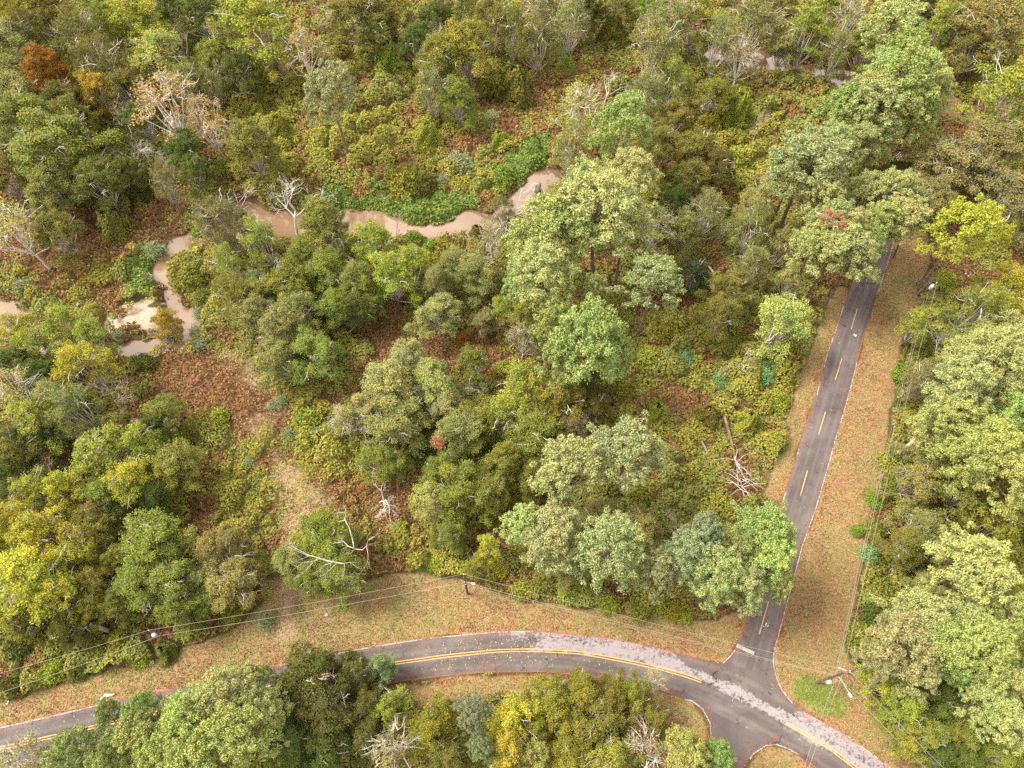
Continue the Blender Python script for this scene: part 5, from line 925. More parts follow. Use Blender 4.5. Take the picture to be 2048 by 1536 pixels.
# ---------------------------------------------------------------- leaf and tree builders
def unit(v): return v / (np.linalg.norm(v, axis=-1, keepdims=True) + 1e-9)
class Leaves:
    def __init__(s): s.c = []; s.t = []; s.n = []; s.L = []; s.W = []; s.a = []
    def add(s, c, t, n, L, W, a):
        k = len(c); s.c.append(c); s.t.append(unit(t)); s.n.append(n)
        s.L.append(np.broadcast_to(L, (k,)).copy()); s.W.append(np.broadcast_to(W, (k,)).copy()); s.a.append(a)
    def arrays(s):
        c, t, n, L, W = (np.concatenate(v) for v in (s.c, s.t, s.n, s.L, s.W))
        b = unit(np.cross(n, t)); n2 = np.cross(t, b)
        V = np.stack([c - t * L[:, None] / 2, c + b * W[:, None] / 2 + n2 * W[:, None] * .12, c + t * L[:, None] / 2, c - b * W[:, None] / 2 + n2 * W[:, None] * .12], 1).reshape(-1, 3)
        return V, np.arange(len(V)).reshape(-1, 4), np.concatenate(s.a)
    def mesh(s, name, mat):
        V, Q, a = s.arrays(); return mesh_np(name, V, [(Q, 0)], [mat], [('leaf', 'FACE', 'FLOAT_VECTOR', 'vector', a)])
def sph(r, n, zmin=-1.):
    z = r.uniform(zmin, 1, n); th = r.uniform(0, 2 * np.pi, n); q = np.sqrt(1 - z * z)
    return np.stack([q * np.cos(th), q * np.sin(th), z], -1)
def la(r, n, clump, dead=0.): return np.stack([r.random(n), np.clip(clump + r.normal(0, .12, n), 0, 1), (r.random(n) < dead).astype(float)], -1)

def pine_variant(seed, R=5.5, zc=18, depth=4.2, gap=0.):
    r = rng_(seed); lv = Leaves(); tr = MB(); br = MB()
    bend = r.normal(0, .35, 2); top = zc + depth * .8
    zz = np.linspace(-.5, top, 9); tp = np.stack([bend[0] * np.sin(zz / top * 3), bend[1] * np.sin(zz / top * 2.4), zz], -1)
    tr.tube(tp, np.linspace(.34, .06, 9), 7)
    nb = 42
    for k in range(nb):
        f = (k + .5) / nb; ang = k * 2.399 + r.normal(0, .25); rr = R * (.97 * math.sqrt(f)) * r.uniform(.8, 1.06)
        if gap and rr < R * .3: continue
        z = zc + depth * (.8 - 1.75 * f ** 1.5) + r.normal(0, .6)
        c = np.array([math.cos(ang) * rr, math.sin(ang) * rr, z]); c[:2] += np.array([np.interp(z, zz, tp[:, 0]), np.interp(z, zz, tp[:, 1])])
        z0 = z - rr * .35 - .8; o = np.array([np.interp(z0, zz, tp[:, 0]), np.interp(z0, zz, tp[:, 1]), z0])
        mid = (o + c) / 2 + np.array([0, 0, -.25]); br.tube([o, mid, c], [.09, .06, .03], 4, False)
        clump = r.uniform(.2, .8)
        for _ in range(r.integers(6, 10)):
            p = c + np.array([r.normal(0, .62), r.normal(0, .62), r.normal(.1, .32)]) * 1.15
            pr = r.uniform(.5, .78); n = 52
            d = unit(sph(r, n, -.35) + np.array([0, 0, .25])); cc = p + d * pr * r.uniform(.55, 1, (n, 1)); j = sph(r, n)
            cl = clump + r.normal(0, .15)
            h = n // 2
            lv.add(cc[:h], d[:h] + j[:h] * .35, j[h:h + h][:h] + 0, .42, .14, la(r, h, cl, .015))
            lv.add(cc[h:], np.cross(d[h:], j[h:]), unit(d[h:] + j[h:] * .5), .31, .20, la(r, n - h, cl, .015))
    return dict(crown=lv.mesh('pine_crown', NEEDLE), trunk=tr.mesh('pine_trunk', PBARK), branchwork=br.mesh('pine_branchwork', PBARK))

def broad_variant(seed, R=6., zc=9., depth=4.2, lobes=18, sprays=15, n=40, L=.36, W=.24, up=.5, spread=1., dead_tw=10, bark=BARK, twig=GBARK, thin=1., droop=0., dead=.01, vert=1.):
    r = rng_(seed); lv = Leaves(); tr = MB(); br = MB()
    fork = np.array([r.normal(0, .4), r.normal(0, .4), max(1.5, zc - depth * 1.5)])
    tr.tube([[0, 0, -.5], [fork[0] * .3, fork[1] * .6, fork[2] * .5], fork], [.36, .27, .22], 7)
    ells = r.uniform(.82, 1.15, 2); asym = r.uniform(.06, .17); ph = r.uniform(0, 6.28); skip = set(r.choice(lobes, lobes // 9, replace=False))
    for k in range(lobes):
        if k in skip: continue
        f = (k + .5) / lobes; ang = k * 2.399 + r.normal(0, .3); rr = R * .86 * math.sqrt(f) * r.uniform(.8, 1.12) * spread * (1 + asym * math.sin(2 * ang + ph) + asym * .7 * math.sin(3 * ang + ph * 2))
        z = zc + depth * (.75 - 1.6 * f ** 1.5) + r.normal(0, 1.0)
        c = np.array([math.cos(ang) * rr * ells[0], math.sin(ang) * rr * ells[1], z]); lr = r.uniform(1.15, 1.85) * (R / 6)
        mid = fork * .45 + c * .55 + np.array([r.normal(0, .4), r.normal(0, .4), -.5])
        br.tube([fork, mid, c], [.15, .10, .05], 5, False)
        cl0 = r.uniform(.15, .85)
        for s_ in range(max(2, int(sprays * thin))):
            d = sph(r, 1, -.45)[0]; p = c + d * lr * np.array([1, 1, .75 * vert]) * r.uniform(.55, 1.18)
            br.tube([c, (c + p) / 2 + r.normal(0, .12, 3), p + d * .25], [.04, .028, .012], 3, False)
            m = int(n * r.uniform(.7, 1.3)); q = p + r.normal(0, 1, (m, 3)) * np.array([.36, .36, .22 * vert])
            j = sph(r, m); nn = unit(d * .6 + np.array([0, 0, up]) + j * .75); tt = np.cross(nn, sph(r, m)) + np.array([0, 0, -droop])
            lv.add(q, tt, nn, L * r.uniform(.7, 1.25, m), W * r.uniform(.7, 1.2, m), la(r, m, cl0 + r.normal(0, .24), dead))
    tw = MB()
    for _ in range(dead_tw):
        d = sph(r, 1, .1)[0]; p0 = np.array([0, 0, zc]) + d * np.array([R * .5, R * .5, depth * .6]); L_ = r.uniform(1.6, 3.4)
        e = unit(d + r.normal(0, .45, 3)); pts = [p0, p0 + e * L_ * .5 + r.normal(0, .2, 3), p0 + e * L_ + r.normal(0, .3, 3)]
        tw.tube(pts, [.075, .05, .02], 4, False)
        for _ in range(4):
            u = r.uniform(.35, 1); a = pts[0] + (pts[2] - pts[0]) * u; g = unit(e + r.normal(0, .8, 3)); tw.tube([a, a + g * .5 + r.normal(0, .08, 3), a + g * 1.1], [.035, .025, .01], 3, False)
    out = dict(crown=lv.mesh('leaf_crown', LEAF), trunk=tr.mesh('tree_trunk', bark), branchwork=br.mesh('tree_branchwork', twig))
    if dead_tw: out['dead_twigs'] = tw.mesh('dead_twigs', WBARK)
    return out

def bare_variant(seed, R=5., H=11., mat=WBARK, lean=0., depth_=4, fine=1.):
    r = rng_(seed); tr = MB(); br = MB()
    def grow(p, d, L, rad, lev):
        k = 4; pts = [p]; dd = d
        for i in range(k):
            dd = unit(dd + r.normal(0, .16, 3) + np.array([0, 0, .03])); pts.append(pts[-1] + dd * L / k)
        (tr if lev == 0 else br).tube(pts, np.linspace(rad, rad * .55, k + 1), 7 if lev == 0 else (5 if lev < 2 else 3), lev == 0)
        if lev >= depth_: return
        nch = r.integers(3, 5) if lev else r.integers(3, 5)
        for c in range(nch):
            u = r.uniform(.35, 1.) if lev else r.uniform(.55, 1.); a = pts[min(k, int(u * k + .5))]
            side = unit(np.cross(dd, r.normal(0, 1, 3))); nd = unit(dd * r.uniform(.5, .9) + side * r.uniform(.5, 1.) + np.array([0, 0, .12]))
            grow(a, nd, L * r.uniform(.55, .75), rad * .5, lev + 1)
    grow(np.array([0, 0, -.4]), unit(np.array([lean, r.normal(0, .06), 1.])), H * .48, .20 * fine, 0)
    return dict(trunk=tr.mesh('dead_trunk', mat), branchwork=br.mesh('dead_branchwork', mat))

def shrub_variant(seed, R=2.5, n=42, sprays=42, L=.34, W=.22, tall=.8, blade=False):
    r = rng_(seed); lv = Leaves(); br = MB()
    for k in range(sprays):
        f = (k + .5) / sprays; ang = k * 2.399; rr = R * .86 * math.sqrt(f) * r.uniform(.8, 1.1); h = R * tall * (1.15 - .85 * f) * r.uniform(.6, 1.1)
        p = np.array([math.cos(ang) * rr, math.sin(ang) * rr, h]); br.tube([[r.normal(0, .12), r.normal(0, .12), -.15], p * np.array([.5, .5, .65]), p], [.035, .025, .012], 3, False)
        m = int(n * r.uniform(.7, 1.3)); q = p + r.normal(0, 1, (m, 3)) * np.array([.32, .32, .26]); j = sph(r, m)
        nn = unit(np.array([p[0] / R, p[1] / R, .7]) + j * .8); tt = np.cross(nn, sph(r, m)) if not blade else unit(q - p + j * .2)
        lv.add(q, tt, nn, L * r.uniform(.7, 1.3, m), W * r.uniform(.7, 1.2, m), la(r, m, r.uniform(.1, .9), .03))
    return dict(foliage=lv.mesh('shrub_foliage', LEAF), stems=br.mesh('shrub_stems', BARK))

def vine_variant(seed, R=3., H=4.5):
    r = rng_(seed); lv = Leaves(); tr = MB()
    tr.tube([[0, 0, -.3], [r.normal(0, .2), r.normal(0, .2), H * .5], [r.normal(0, .5), r.normal(0, .5), H * .95]], [.22, .18, .1], 6)
    m = 4200; f = r.random(m) ** .7; ang = r.uniform(0, 2 * np.pi, m); lump = 1 + .22 * np.sin(ang * 3 + seed) + .15 * np.sin(ang * 5 + f * 7)
    rr = R * (1 - .75 * (1 - f) ** .8) * lump * r.uniform(.82, 1.05, m); z = H * (1 - f ** 1.3) + r.normal(0, .14, m)
    q = np.stack([np.cos(ang) * rr, np.sin(ang) * rr, np.maximum(z, .05)], -1); j = sph(r, m)
    nn = unit(np.stack([np.cos(ang) * .6, np.sin(ang) * .6, np.full(m, .7)], -1) + j * .6)
    lv.add(q, np.cross(nn, j) + np.array([0, 0, -.4]), nn, .34 * r.uniform(.7, 1.3, m), .24, la(r, m, .5 + .4 * np.sin(ang * 4 + f * 9 + seed), .04))
    return dict(foliage=lv.mesh('vine_foliage', LEAF), trunk=tr.mesh('vine_trunk', BARK))

V = {}
V['pine'] = [pine_variant(10 + i, depth=d) for i, d in enumerate((4.2, 4.8, 3.8, 4.6, 4.0))]
V['pinegap'] = [pine_variant(31, depth=2.2, gap=1)]
V['oak'] = [broad_variant(40 + i, dead_tw=dt, lobes=26, sprays=15, n=54, L=.30, W=.20) for i, dt in enumerate((6, 12, 8, 4, 10, 14, 7))]
V['loose'] = [broad_variant(60 + i, zc=9.5, depth=5.2, lobes=20, sprays=13, n=54, L=.32, W=.21, up=.35, dead_tw=7, thin=.95, vert=1.2) for i in range(6)]
V['willow'] = [broad_variant(80 + i, R=5., zc=9., depth=5.6, lobes=19, sprays=13, n=30, L=.48, W=.13, up=.2, dead_tw=9, droop=.5, vert=1.7, twig=GBARK) for i in range(4)]
V['half'] = [broad_variant(100 + i, zc=11, depth=4.6, lobes=15, sprays=15, n=9, L=.36, W=.25, dead_tw=22, twig=WBARK, bark=GBARK, dead=.25, vert=1.4) for i in range(3)]
V['bare'] = [bare_variant(120 + i, lean=l) for i, l in enumerate((0, .25, -.3, .1))]
V['baregrey'] = [bare_variant(140 + i, mat=MBARK, lean=l, fine=.8) for i, l in enumerate((.1, -.2))]
V['shrub'] = [shrub_variant(160 + i, tall=tl) for i, tl in enumerate((.8, 1.0, .65, .9))]
V['blue'] = [shrub_variant(180 + i, R=1.5, sprays=22, n=34, L=.42, W=.09, tall=.9, blade=True) for i in range(3)]
V['vine'] = [vine_variant(200 + i, H=h) for i, h in enumerate((4.5, 3.6, 5.4))]

PAL = {  # how each kind's foliage looks, as 8-bit sRGB
 'pine': (172, 178, 118), 'pinelt': (184, 190, 122), 'pineye': (178, 188, 110), 'pinegr': (160, 176, 102), 'pinegr2': (160, 172, 104), 'pinegrey': (166, 172, 120),
 'pineblue': (152, 168, 122), 'pinegreen': (138, 152, 82), 'pinesoft': (176, 176, 124), 'yellow': (176, 176, 72), 'brightyel': (184, 184, 72), 'brightyel2': (190, 190, 80),
 'gold': (176, 156, 60), 'paleyel': (178, 178, 108), 'yelgreen': (156, 166, 76), 'yelolive': (144, 144, 64), 'olive': (126, 126, 66), 'dkolive': (100, 102, 54),
 'olivegreen': (132, 134, 66), 'olivegrey': (140, 134, 84), 'green': (132, 142, 70), 'midgreen': (130, 138, 76), 'dkgreen': (98, 114, 56), 'brightgreen': (130, 158, 70),
 'greygreen': (146, 150, 96), 'greygrey': (142, 140, 100), 'palegrey': (166, 166, 116), 'palegreen': (174, 178, 110), 'tan': (184, 160, 104), 'rust': (156, 108, 40),
 'orange': (172, 120, 64), 'teal': (132, 168, 124), 'teal2': (134, 162, 118), 'blue': (154, 170, 142), 'mauvegrey': (150, 136, 112), 'cedar': (76, 92, 62)}
KFOL = .60
NAMES = {'pine': ('pine_tree', 'pine tree', 'pines standing in the woods'), 'oak': ('broadleaf_tree', 'tree', 'dense broadleaf trees in the woods'),
 'loose': ('leafy_tree', 'tree', 'loose yellow-green trees in the woods'), 'willow': ('slender_tree', 'tree', 'slender streaky trees in the woods'),
 'half': ('half_bare_tree', 'tree', 'half-bare trees in the woods'), 'bare': ('dead_tree', 'dead tree', 'leafless trees in the woods'),
 'shrub': ('shrub', 'shrub', 'shrubs of the undergrowth'), 'blue': ('feathery_plant', 'plant', 'blue-green feathery plants'), 'vine': ('vine_mound', 'vine', 'vine mounds over stumps')}
PART = {'crown': 'crown', 'trunk': 'trunk', 'branchwork': 'branchwork', 'dead_twigs': 'dead_twig_spray', 'foliage': 'foliage', 'stems': 'stem_cluster'}
rr_ = rng_(7); count = {}
for row in TREES.strip().split('\n'):
    a, lab = row.split(' | '); k, x, y, dx, dy, s, sz, col = a.split()
    x, y, dx, dy, s, sz = map(float, (x, y, dx, dy, s, sz))
    vs_ = V[k]
    if k == 'bare' and col in ('mauve', 'grey', 'pink', 'rust', 'tan'): vs_ = V['baregrey']
    if 'ring-shaped light' in lab: vs_ = V['pinegap']
    count[k] = count.get(k, -1) + 1; var = vs_[count[k] % len(vs_)]
    name, cat, grp = NAMES[k]
    root = empty(name, (x, y, gz(x, y))); tag(root, lab, cat, grp)
    hc = {'pine': 18, 'oak': 9, 'loose': 9.5, 'willow': 9, 'half': 11, 'bare': 8, 'shrub': 1.5, 'blue': 1, 'vine': 2.2}[k] * sz
    rz = rr_.uniform(0, 6.283); axis_ = Vector((dx, dy, hc)).normalized()
    q = Vector((0, 0, 1)).rotation_difference(axis_) @ Matrix.Rotation(rz, 3, 'Z').to_quaternion()
    root.rotation_mode = 'QUATERNION'; root.rotation_quaternion = q; ax_ = rr_.uniform(.88, 1.13); root.scale = (s * ax_, s / ax_, sz)
    base = PAL.get(col, (150, 150, 100)); jit = rr_.normal(0, .05, 3)
    cc = tuple(max(.01, v * (1 + j)) for v, j in zip(alb(base, KFOL), jit))
    for pk, me in var.items():
        o = obj(PART[pk], me, root)
        if pk in ('crown', 'foliage'): o.color = (*cc, 1)
        if pk != 'trunk': o['kind'] = 'stuff'
    if lab in LIMBS:      # big bare limbs that stand out of this crown
        b = MB(); rl = rng_(len(lab))
        for p in LIMBS[lab]:
            P_ = np.array(p); P_[:, 2] += rl.normal(0, .25, len(P_)); big = len(p) > 3; b.tube(P_, np.linspace(.10 if big else .055, .018, len(p)), 6, False)
            for a_ in P_[1:]:
                for _ in range(2): g_ = unit(P_[-1] - P_[0] + rl.normal(0, 1.2, 3)); b.tube([a_, a_ + g_ * .7, a_ + g_ * 1.3 + rl.normal(0, .2, 3)], [.028, .02, .008], 3, False)
        o = b.build('bare_limb', LIMBW, root); o['kind'] = 'stuff'
        LOC = Matrix.LocRotScale(root.location, q, root.scale); o.matrix_parent_inverse = LOC.inverted()
    if lab in DEADB:      # a bough of dead red-brown needles or leaves in this crown
        c_ = np.array(DEADB[lab][:3]); R_ = DEADB[lab][3]; rl = rng_(3); lv = Leaves(); b = MB()
        for _ in range(16):
            d = sph(rl, 1, -.2)[0]; p_ = c_ + d * R_ * np.array([1, 1, .5]) * rl.uniform(.5, 1); b.tube([c_ + np.array([-R_ * .8, R_, -.4]), (c_ + p_) / 2, p_], [.05, .03, .015], 3, False)
            n_ = 60; q_ = p_ + rl.normal(0, .3, (n_, 3)); lv.add(q_, sph(rl, n_), unit(sph(rl, n_) + np.array([0, 0, .7])), .36, .12, la(rl, n_, .5, .3))
        o = obj('dead_bough', lv.mesh('dead_bough', NEEDLE), root); o.color = (.30, .135, .075, 1); o['kind'] = 'stuff'
        LOC = Matrix.LocRotScale(root.location, q, root.scale); o.matrix_parent_inverse = LOC.inverted()
        o2 = b.build('bare_limb', LIMBW, root); o2['kind'] = 'stuff'; o2.matrix_parent_inverse = LOC.inverted()
# ---------------------------------------------------------------- undergrowth, grass, litter (nobody could count these)
def scatter_leaves(name, seed, n, L, W, fn, label, cat, mat=VLEAF):
    r = rng_(seed)
    # sample inside the camera's ground footprint with a margin
    y = -8 + (r.random(n) ** 1.05) * 212; w = 72 + (y + 8) * .37 + 10; x = r.uniform(-1, 1, n) * w
    q, nrm, colr, keep = fn(r, x, y)
    q, nrm, colr = q[keep], nrm[keep], colr[keep]; m = len(q)
    t_ = unit(np.cross(nrm, sph(r, m))); b_ = np.cross(nrm, t_); far_ = 1 + np.clip((q[:, 1] - 40) / 260, 0, .6); l_ = (L * far_ * r.uniform(.65, 1.35, m))[:, None]; w_ = (W * far_ * r.uniform(.7, 1.3, m))[:, None]
    V_ = np.stack([q - t_ * l_ / 2 - b_ * w_ / 3, q + b_ * w_ / 2, q + t_ * l_ / 2 - b_ * w_ / 4], 1).reshape(-1, 3)
    me = mesh_np(name, V_, [(np.arange(3 * m).reshape(-1, 3), 0)], [mat], [('leafcol', 'FACE', 'FLOAT_COLOR', 'color', np.c_[colr, np.ones(m)])])
    return tag(obj(name, me), label, cat, kind='stuff')
def pick(r, n, cols, w):
    cols = np.array([alb(c, KFOL) for c in cols]); i = r.choice(len(cols), n, p=np.array(w) / sum(w)); return cols[i] * r.uniform(.82, 1.18, (n, 1))
def domes(x, y, cell, seed, rlo, rhi, hlo, hhi, prob):
    h = np.zeros(len(x)); idn = np.zeros(len(x)); i0 = np.floor(x / cell); j0 = np.floor(y / cell)
    for di in (-1, 0, 1):
        for dj in (-1, 0, 1):
            i = i0 + di; j = j0 + dj; cx = (i + hash2(i, j, seed)) * cell; cy = (j + hash2(i, j, seed + 1)) * cell
            R_ = rlo + (rhi - rlo) * hash2(i, j, seed + 2); H_ = (hlo + (hhi - hlo) * hash2(i, j, seed + 3)) * (hash2(i, j, seed + 4) < prob)
            dx, dy = x - cx, y - cy; d = np.sqrt(dx * dx + dy * dy) / R_ * (1 + .18 * np.sin(np.arctan2(dy, dx) * 3 + i))
            hh = H_ * np.sqrt(np.maximum(0, 1 - d * d)); up_ = hh > h; h = np.where(up_, hh, h); idn = np.where(up_, hash2(i, j, seed + 5), idn)
    return h, idn
def lumps2(x, y):
    a, ia = domes(x, y, 4.6, 21, 1.5, 3.2, 1.0, 3.2, .62); b, ib = domes(x, y, 2.1, 27, .7, 1.5, .4, 1.3, .7)
    return np.maximum(a, b * .9) + .15 * b, np.where(a > b, ia, ib)
def lumps(x, y): return lumps2(x, y)[0]
def undergrowth(r, x, y):
    n = len(x); zt = samp(Z_T, x, y); zr = samp(Z_R, x, y)
    clear = np.maximum.reduce([samp(Z_V, x, y) * 1.2, samp(Z_D, x, y) * (.35 + .75 * r.random(n)), samp(Z_S, x, y) * (1.3 - 1.1 * (vnoise(x, y, 2.4, 81, 2) > .68)), np.clip(samp(blur(roadm, 1), x, y) * 3, 0, 1), np.clip(samp(wm, x, y) * 1.6, 0, 1)])
    clear = clear + (vnoise(x, y, 1.7, 31, 2) - .5) * .6
    h, idn = lumps2(x, y); h = h * (.9 + .4 * zt) * (1 - .6 * zr); e = .2
    gx_ = (lumps(x + e, y) - lumps(x - e, y)) / (2 * e); gy_ = (lumps(x, y + e) - lumps(x, y - e)) / (2 * e)
    z = samp(Zg, x, y) + .12 + h * r.uniform(.75, 1.05, n) + np.abs(r.normal(0, .15, n)); z = z - .3 * (samp(Z_G, x, y) > .5) * h
    nrm = unit(np.stack([-np.clip(gx_, -3, 3) * .7, -np.clip(gy_, -3, 3) * .7, np.ones(n)], -1) + sph(r, n) * .7)
    hue = vnoise(x, y, 9, 41, 3) * .6 + idn * .42 + r.normal(0, .07, n)
    c1 = pick(r, n, [(164, 160, 68), (178, 170, 78), (146, 148, 64), (164, 136, 74), (132, 140, 60)], [4, 3, 3, 1.5, 3])
    c2 = pick(r, n, [(138, 146, 70), (116, 130, 62), (150, 154, 82), (152, 132, 78), (160, 160, 84)], [3, 2, 3, 1.5, 2])
    c3 = pick(r, n, [(152, 106, 72), (124, 86, 58), (176, 138, 98), (142, 132, 66)], [4, 3, 2, 2])
    c = np.where((hue + .16 * zt > .50)[:, None], c1, c2); brown = (vnoise(x, y, 4.5, 51, 3) + r.normal(0, .09, n) + zr * .24 - zt * .05 - .25 * np.clip(h - .4, 0, 1)) > .52
    c = np.where(brown[:, None], c3, c)
    gr = samp(Z_G, x, y) + r.normal(0, .1, n) + (vnoise(x, y, 3.5, 83, 3) - .5) * 1.3 > .52
    c = np.where(gr[:, None], pick(r, n, [(116, 142, 66), (136, 154, 72), (96, 122, 62), (160, 160, 84)], [3, 3, 2, 1]), c)
    keep = (clear < .42) & ((r.random(n) < .95) if True else True) & ((r.random(n) > .35 * zr))
    keep &= ~((samp(Z_G, x, y) > .3) & (y < 60))
    keep |= gr & (y > 60) & (samp(roadm, x, y) < .05) & (np.clip(samp(wm, x, y), 0, 1) < .35)
    w0 = samp(wm, x, y); shore = (w0 > .12) & (w0 < .62) & (vnoise(x, y, 2.6, 87, 2) > .52) & (y > 60); keep |= shore
    z = np.where(shore, np.maximum(z, -1.25 + r.random(n) * .5), z)
    return np.stack([x, y, z], -1), nrm, c, keep
scatter_leaves('undergrowth', 300, 1500000, .40, .34, undergrowth, 'tangled low vines and leafy undergrowth over the woodland floor', 'undergrowth')
def verge(r, x, y):
    n = len(x); zv = samp(Z_V, x, y) + samp(Z_D, x, y) * 1.0; rd = samp(roadm, x, y)
    g = vnoise(x, y, 6, 61, 3) * 1.35 - .17 + r.normal(0, .10, n); dk = vnoise(x, y, 3.2, 67, 3) + r.normal(0, .06, n) > .63; gp = samp(Z_G, x, y)
    ca = pick(r, n, [(192, 146, 96), (178, 128, 84), (202, 168, 116), (160, 112, 74)], [4, 3, 2, 2]); cb = pick(r, n, [(174, 164, 92), (154, 148, 74), (192, 170, 108), (134, 138, 64)], [3, 3, 3, 2])
    c = np.where((g > .53)[:, None], cb, ca); c = np.where(dk[:, None], c * np.array([.62, .60, .58]), c); c = np.where((samp(Z_D, x, y) + r.normal(0, .2, n) > .6)[:, None], pick(r, n, [(220, 190, 142), (206, 172, 124), (190, 170, 114), (196, 158, 118)], [3, 3, 2, 2]), c); c = np.where((gp + r.normal(0, .15, n) > .5)[:, None], pick(r, n, [(124, 138, 54), (104, 126, 48), (160, 150, 70)], [3, 3, 1]), c)
    nrm = unit(np.stack([np.zeros(n), np.zeros(n), np.ones(n) * .55], -1) + sph(r, n))
    z = samp(Zg, x, y) + np.abs(r.normal(0, .05, n)) + .02
    return np.stack([x, y, z], -1), nrm, c, (zv + r.normal(0, .12, n) > .5) & (rd < .35)
# dense sampling in the near belt only
def scatter_box(seed, n, fn, name, L, W, label, cat, boxes):
    r = rng_(seed); A = np.array([(b[1] - b[0]) * (b[3] - b[2]) for b in boxes]); k = r.choice(len(boxes), n, p=A / A.sum()); B = np.array(boxes)[k]
    x = r.uniform(B[:, 0], B[:, 1]); y = r.uniform(B[:, 2], B[:, 3]); q, nrm, colr, keep = fn(r, x, y); q, nrm, colr = q[keep], nrm[keep], colr[keep]; m = len(q)
    t_ = unit(np.cross(nrm, sph(r, m))); b_ = np.cross(nrm, t_); l_ = (L * r.uniform(.6, 1.4, m))[:, None]; w_ = (W * r.uniform(.6, 1.4, m))[:, None]
    V_ = np.stack([q - t_ * l_ / 2, q + b_ * w_ / 2, q + t_ * l_ / 2 - b_ * w_ / 3], 1).reshape(-1, 3)
    me = mesh_np(name, V_, [(np.arange(3 * m).reshape(-1, 3), 0)], [BLADE], [('leafcol', 'FACE', 'FLOAT_COLOR', 'color', np.c_[colr, np.ones(m)])])
    return tag(obj(name, me), label, cat, kind='stuff')
scatter_box(301, 420000, verge, 'verge_grass', .30, .16, 'short dry tan and green grass on the verges and track', 'grass', [(-85, 75, 1, 42), (36, 100, 42, 105), (-55, -20, 30, 75)])
def fallen(r, x, y):
    n = len(x); rd = samp(roadm, x, y); dens = np.exp(-((x + 2) / 13) ** 2) * .9 + np.exp(-((x + 52) / 12) ** 2) * .5 + .03; dens = dens * (x < 20) + .03
    ed = (np.abs(samp(blur(roadm, 2), x, y) - .5) < .33)
    c = pick(r, n, [(206, 184, 128), (190, 160, 96), (170, 120, 70)], [4, 3, 1]); cr = pick(r, n, [(170, 84, 52), (190, 108, 66), (150, 74, 46)], [3, 3, 2])
    e2 = ed & (r.random(n) < .45); c = np.where(ed[:, None], cr, c)
    nrm = unit(np.stack([np.zeros(n), np.zeros(n), np.ones(n) * 1.6], -1) + sph(r, n)); z = np.full(n, .075)
    return np.stack([x, y, z], -1), nrm, c, np.where(ed, e2, (rd > .5) & (r.random(n) < dens * .30))
scatter_box(302, 110000, fallen, 'fallen_leaves', .24, .2, 'fallen leaves speckling the asphalt and lining its edges', 'leaves', [(-85, 62, 1, 24), (36, 78, 20, 95)])

# ---------------------------------------------------------------- utility poles, wires
WOOD = bark_material('pole_wood', (.035, .02, .015), (.10, .062, .045)); GREY = plain('grey_metal', (.34, .35, .35), .4, .5); LAMP = plain('lamp_white', (.6, .6, .58), .3, .5, var=.05)
INS = plain('insulator', (.45, .42, .40), .3, .5); WIRE = plain('wire', (.24, .21, .19), .5, .3); GUY = plain('crossarm_wood', (.30, .25, .21), .8, .2)
def pole(name, base, top, label):
    root = empty(name, base); tag(root, label, 'utility pole', 'utility poles beside the roads')
    d = Vector(top) - Vector(base); b = MB(); b.tube([[0, 0, -.4], list(d * .5), list(d)], [.19, .165, .13], 10); b.build('pole', WOOD, root)
    return root, d
def can(root, at, r=.33, h=.95):
    b = MB(); b.tube([[at[0], at[1], at[2] - h / 2], [at[0], at[1], at[2] - h * .42], [at[0], at[1], at[2] + h * .42], [at[0], at[1], at[2] + h / 2]], [r * .8, r, r, r * .85], 14); o = b.build('transformer', GREY, root)
    c = MB()
    for k in (-1, 1): c.tube([[at[0] + k * .14, at[1], at[2] + h / 2], [at[0] + k * .14, at[1], at[2] + h / 2 + .25]], [.05, .035], 8)
    c.build('bushing', INS, o); return o
def insul(root, at):
    b = MB(); b.tube([[at[0], at[1], at[2]], [at[0], at[1], at[2] + .1], [at[0], at[1], at[2] + .2]], [.06, .09, .04], 8); b.build('insulator', INS, root)
def lamp(root, p0, d, L, drop=.2):
    d = Vector(d).normalized(); p0 = Vector(p0); e = p0 + d * L + Vector((0, 0, .45)); b = MB()
    b.tube([list(p0), list(p0 + d * L * .4 + Vector((0, 0, .35))), list(e)], [.05, .045, .04], 8); arm = b.build('lamp_arm', GREY, root)
    h = MB(); u = d; f = [(0, .06, 0), (.1, .12, .0), (.36, .18, -.02), (.6, .15, -.03), (.7, .05, -.03)]
    h.tube([list(e + u * a + Vector((0, 0, c))) for a, _, c in f], [r for _, r, _ in f], 12); h.build('lamp_head', LAMP, root)
B0 = PTS['poleB']; A0 = PTS['poleA']; C_t = PTS['poleC_t']; D0 = PTS['poleD']
Bt = Vector((B0.x, B0.y, 0)) + Vector((.55, -.05, 10.6))
rB, dB = pole('utility_pole', (B0.x, B0.y, 0), Bt, 'dark wooden pole with street lamp and grey transformer at the junction corner')
can(rB, (.42, -.40, 3.4), .31, .95); lamp(rB, (.36, -.05, 7.0), (.35, -1, 0), 2.3)
b = MB(); b.box((dB.x * .8 + .7, dB.y * .8 + .2, 8.6), (2.6, .12, .14), -.45); b.build('crossarm', GUY, rB)
for p in ((dB.x, dB.y, 10.6), (dB.x * .62, dB.y * .62, 6.7)): insul(rB, p)
rA, dA = pole('utility_pole', (A0.x, A0.y, 0), Vector((A0.x + .25, A0.y + .3, 9.2)), 'dark wooden pole with white transformer beside the right verge, upper right')
can(rA, (.0, .38, 7.9), .34, 1.05); insul(rA, (dA.x, dA.y, 9.2))
rC, dC = pole('utility_pole', (C_t.x, C_t.y, 0), Vector((C_t.x, C_t.y, 10.5)), 'dark wooden pole with white transformer in the shrubs at left edge of the wood')
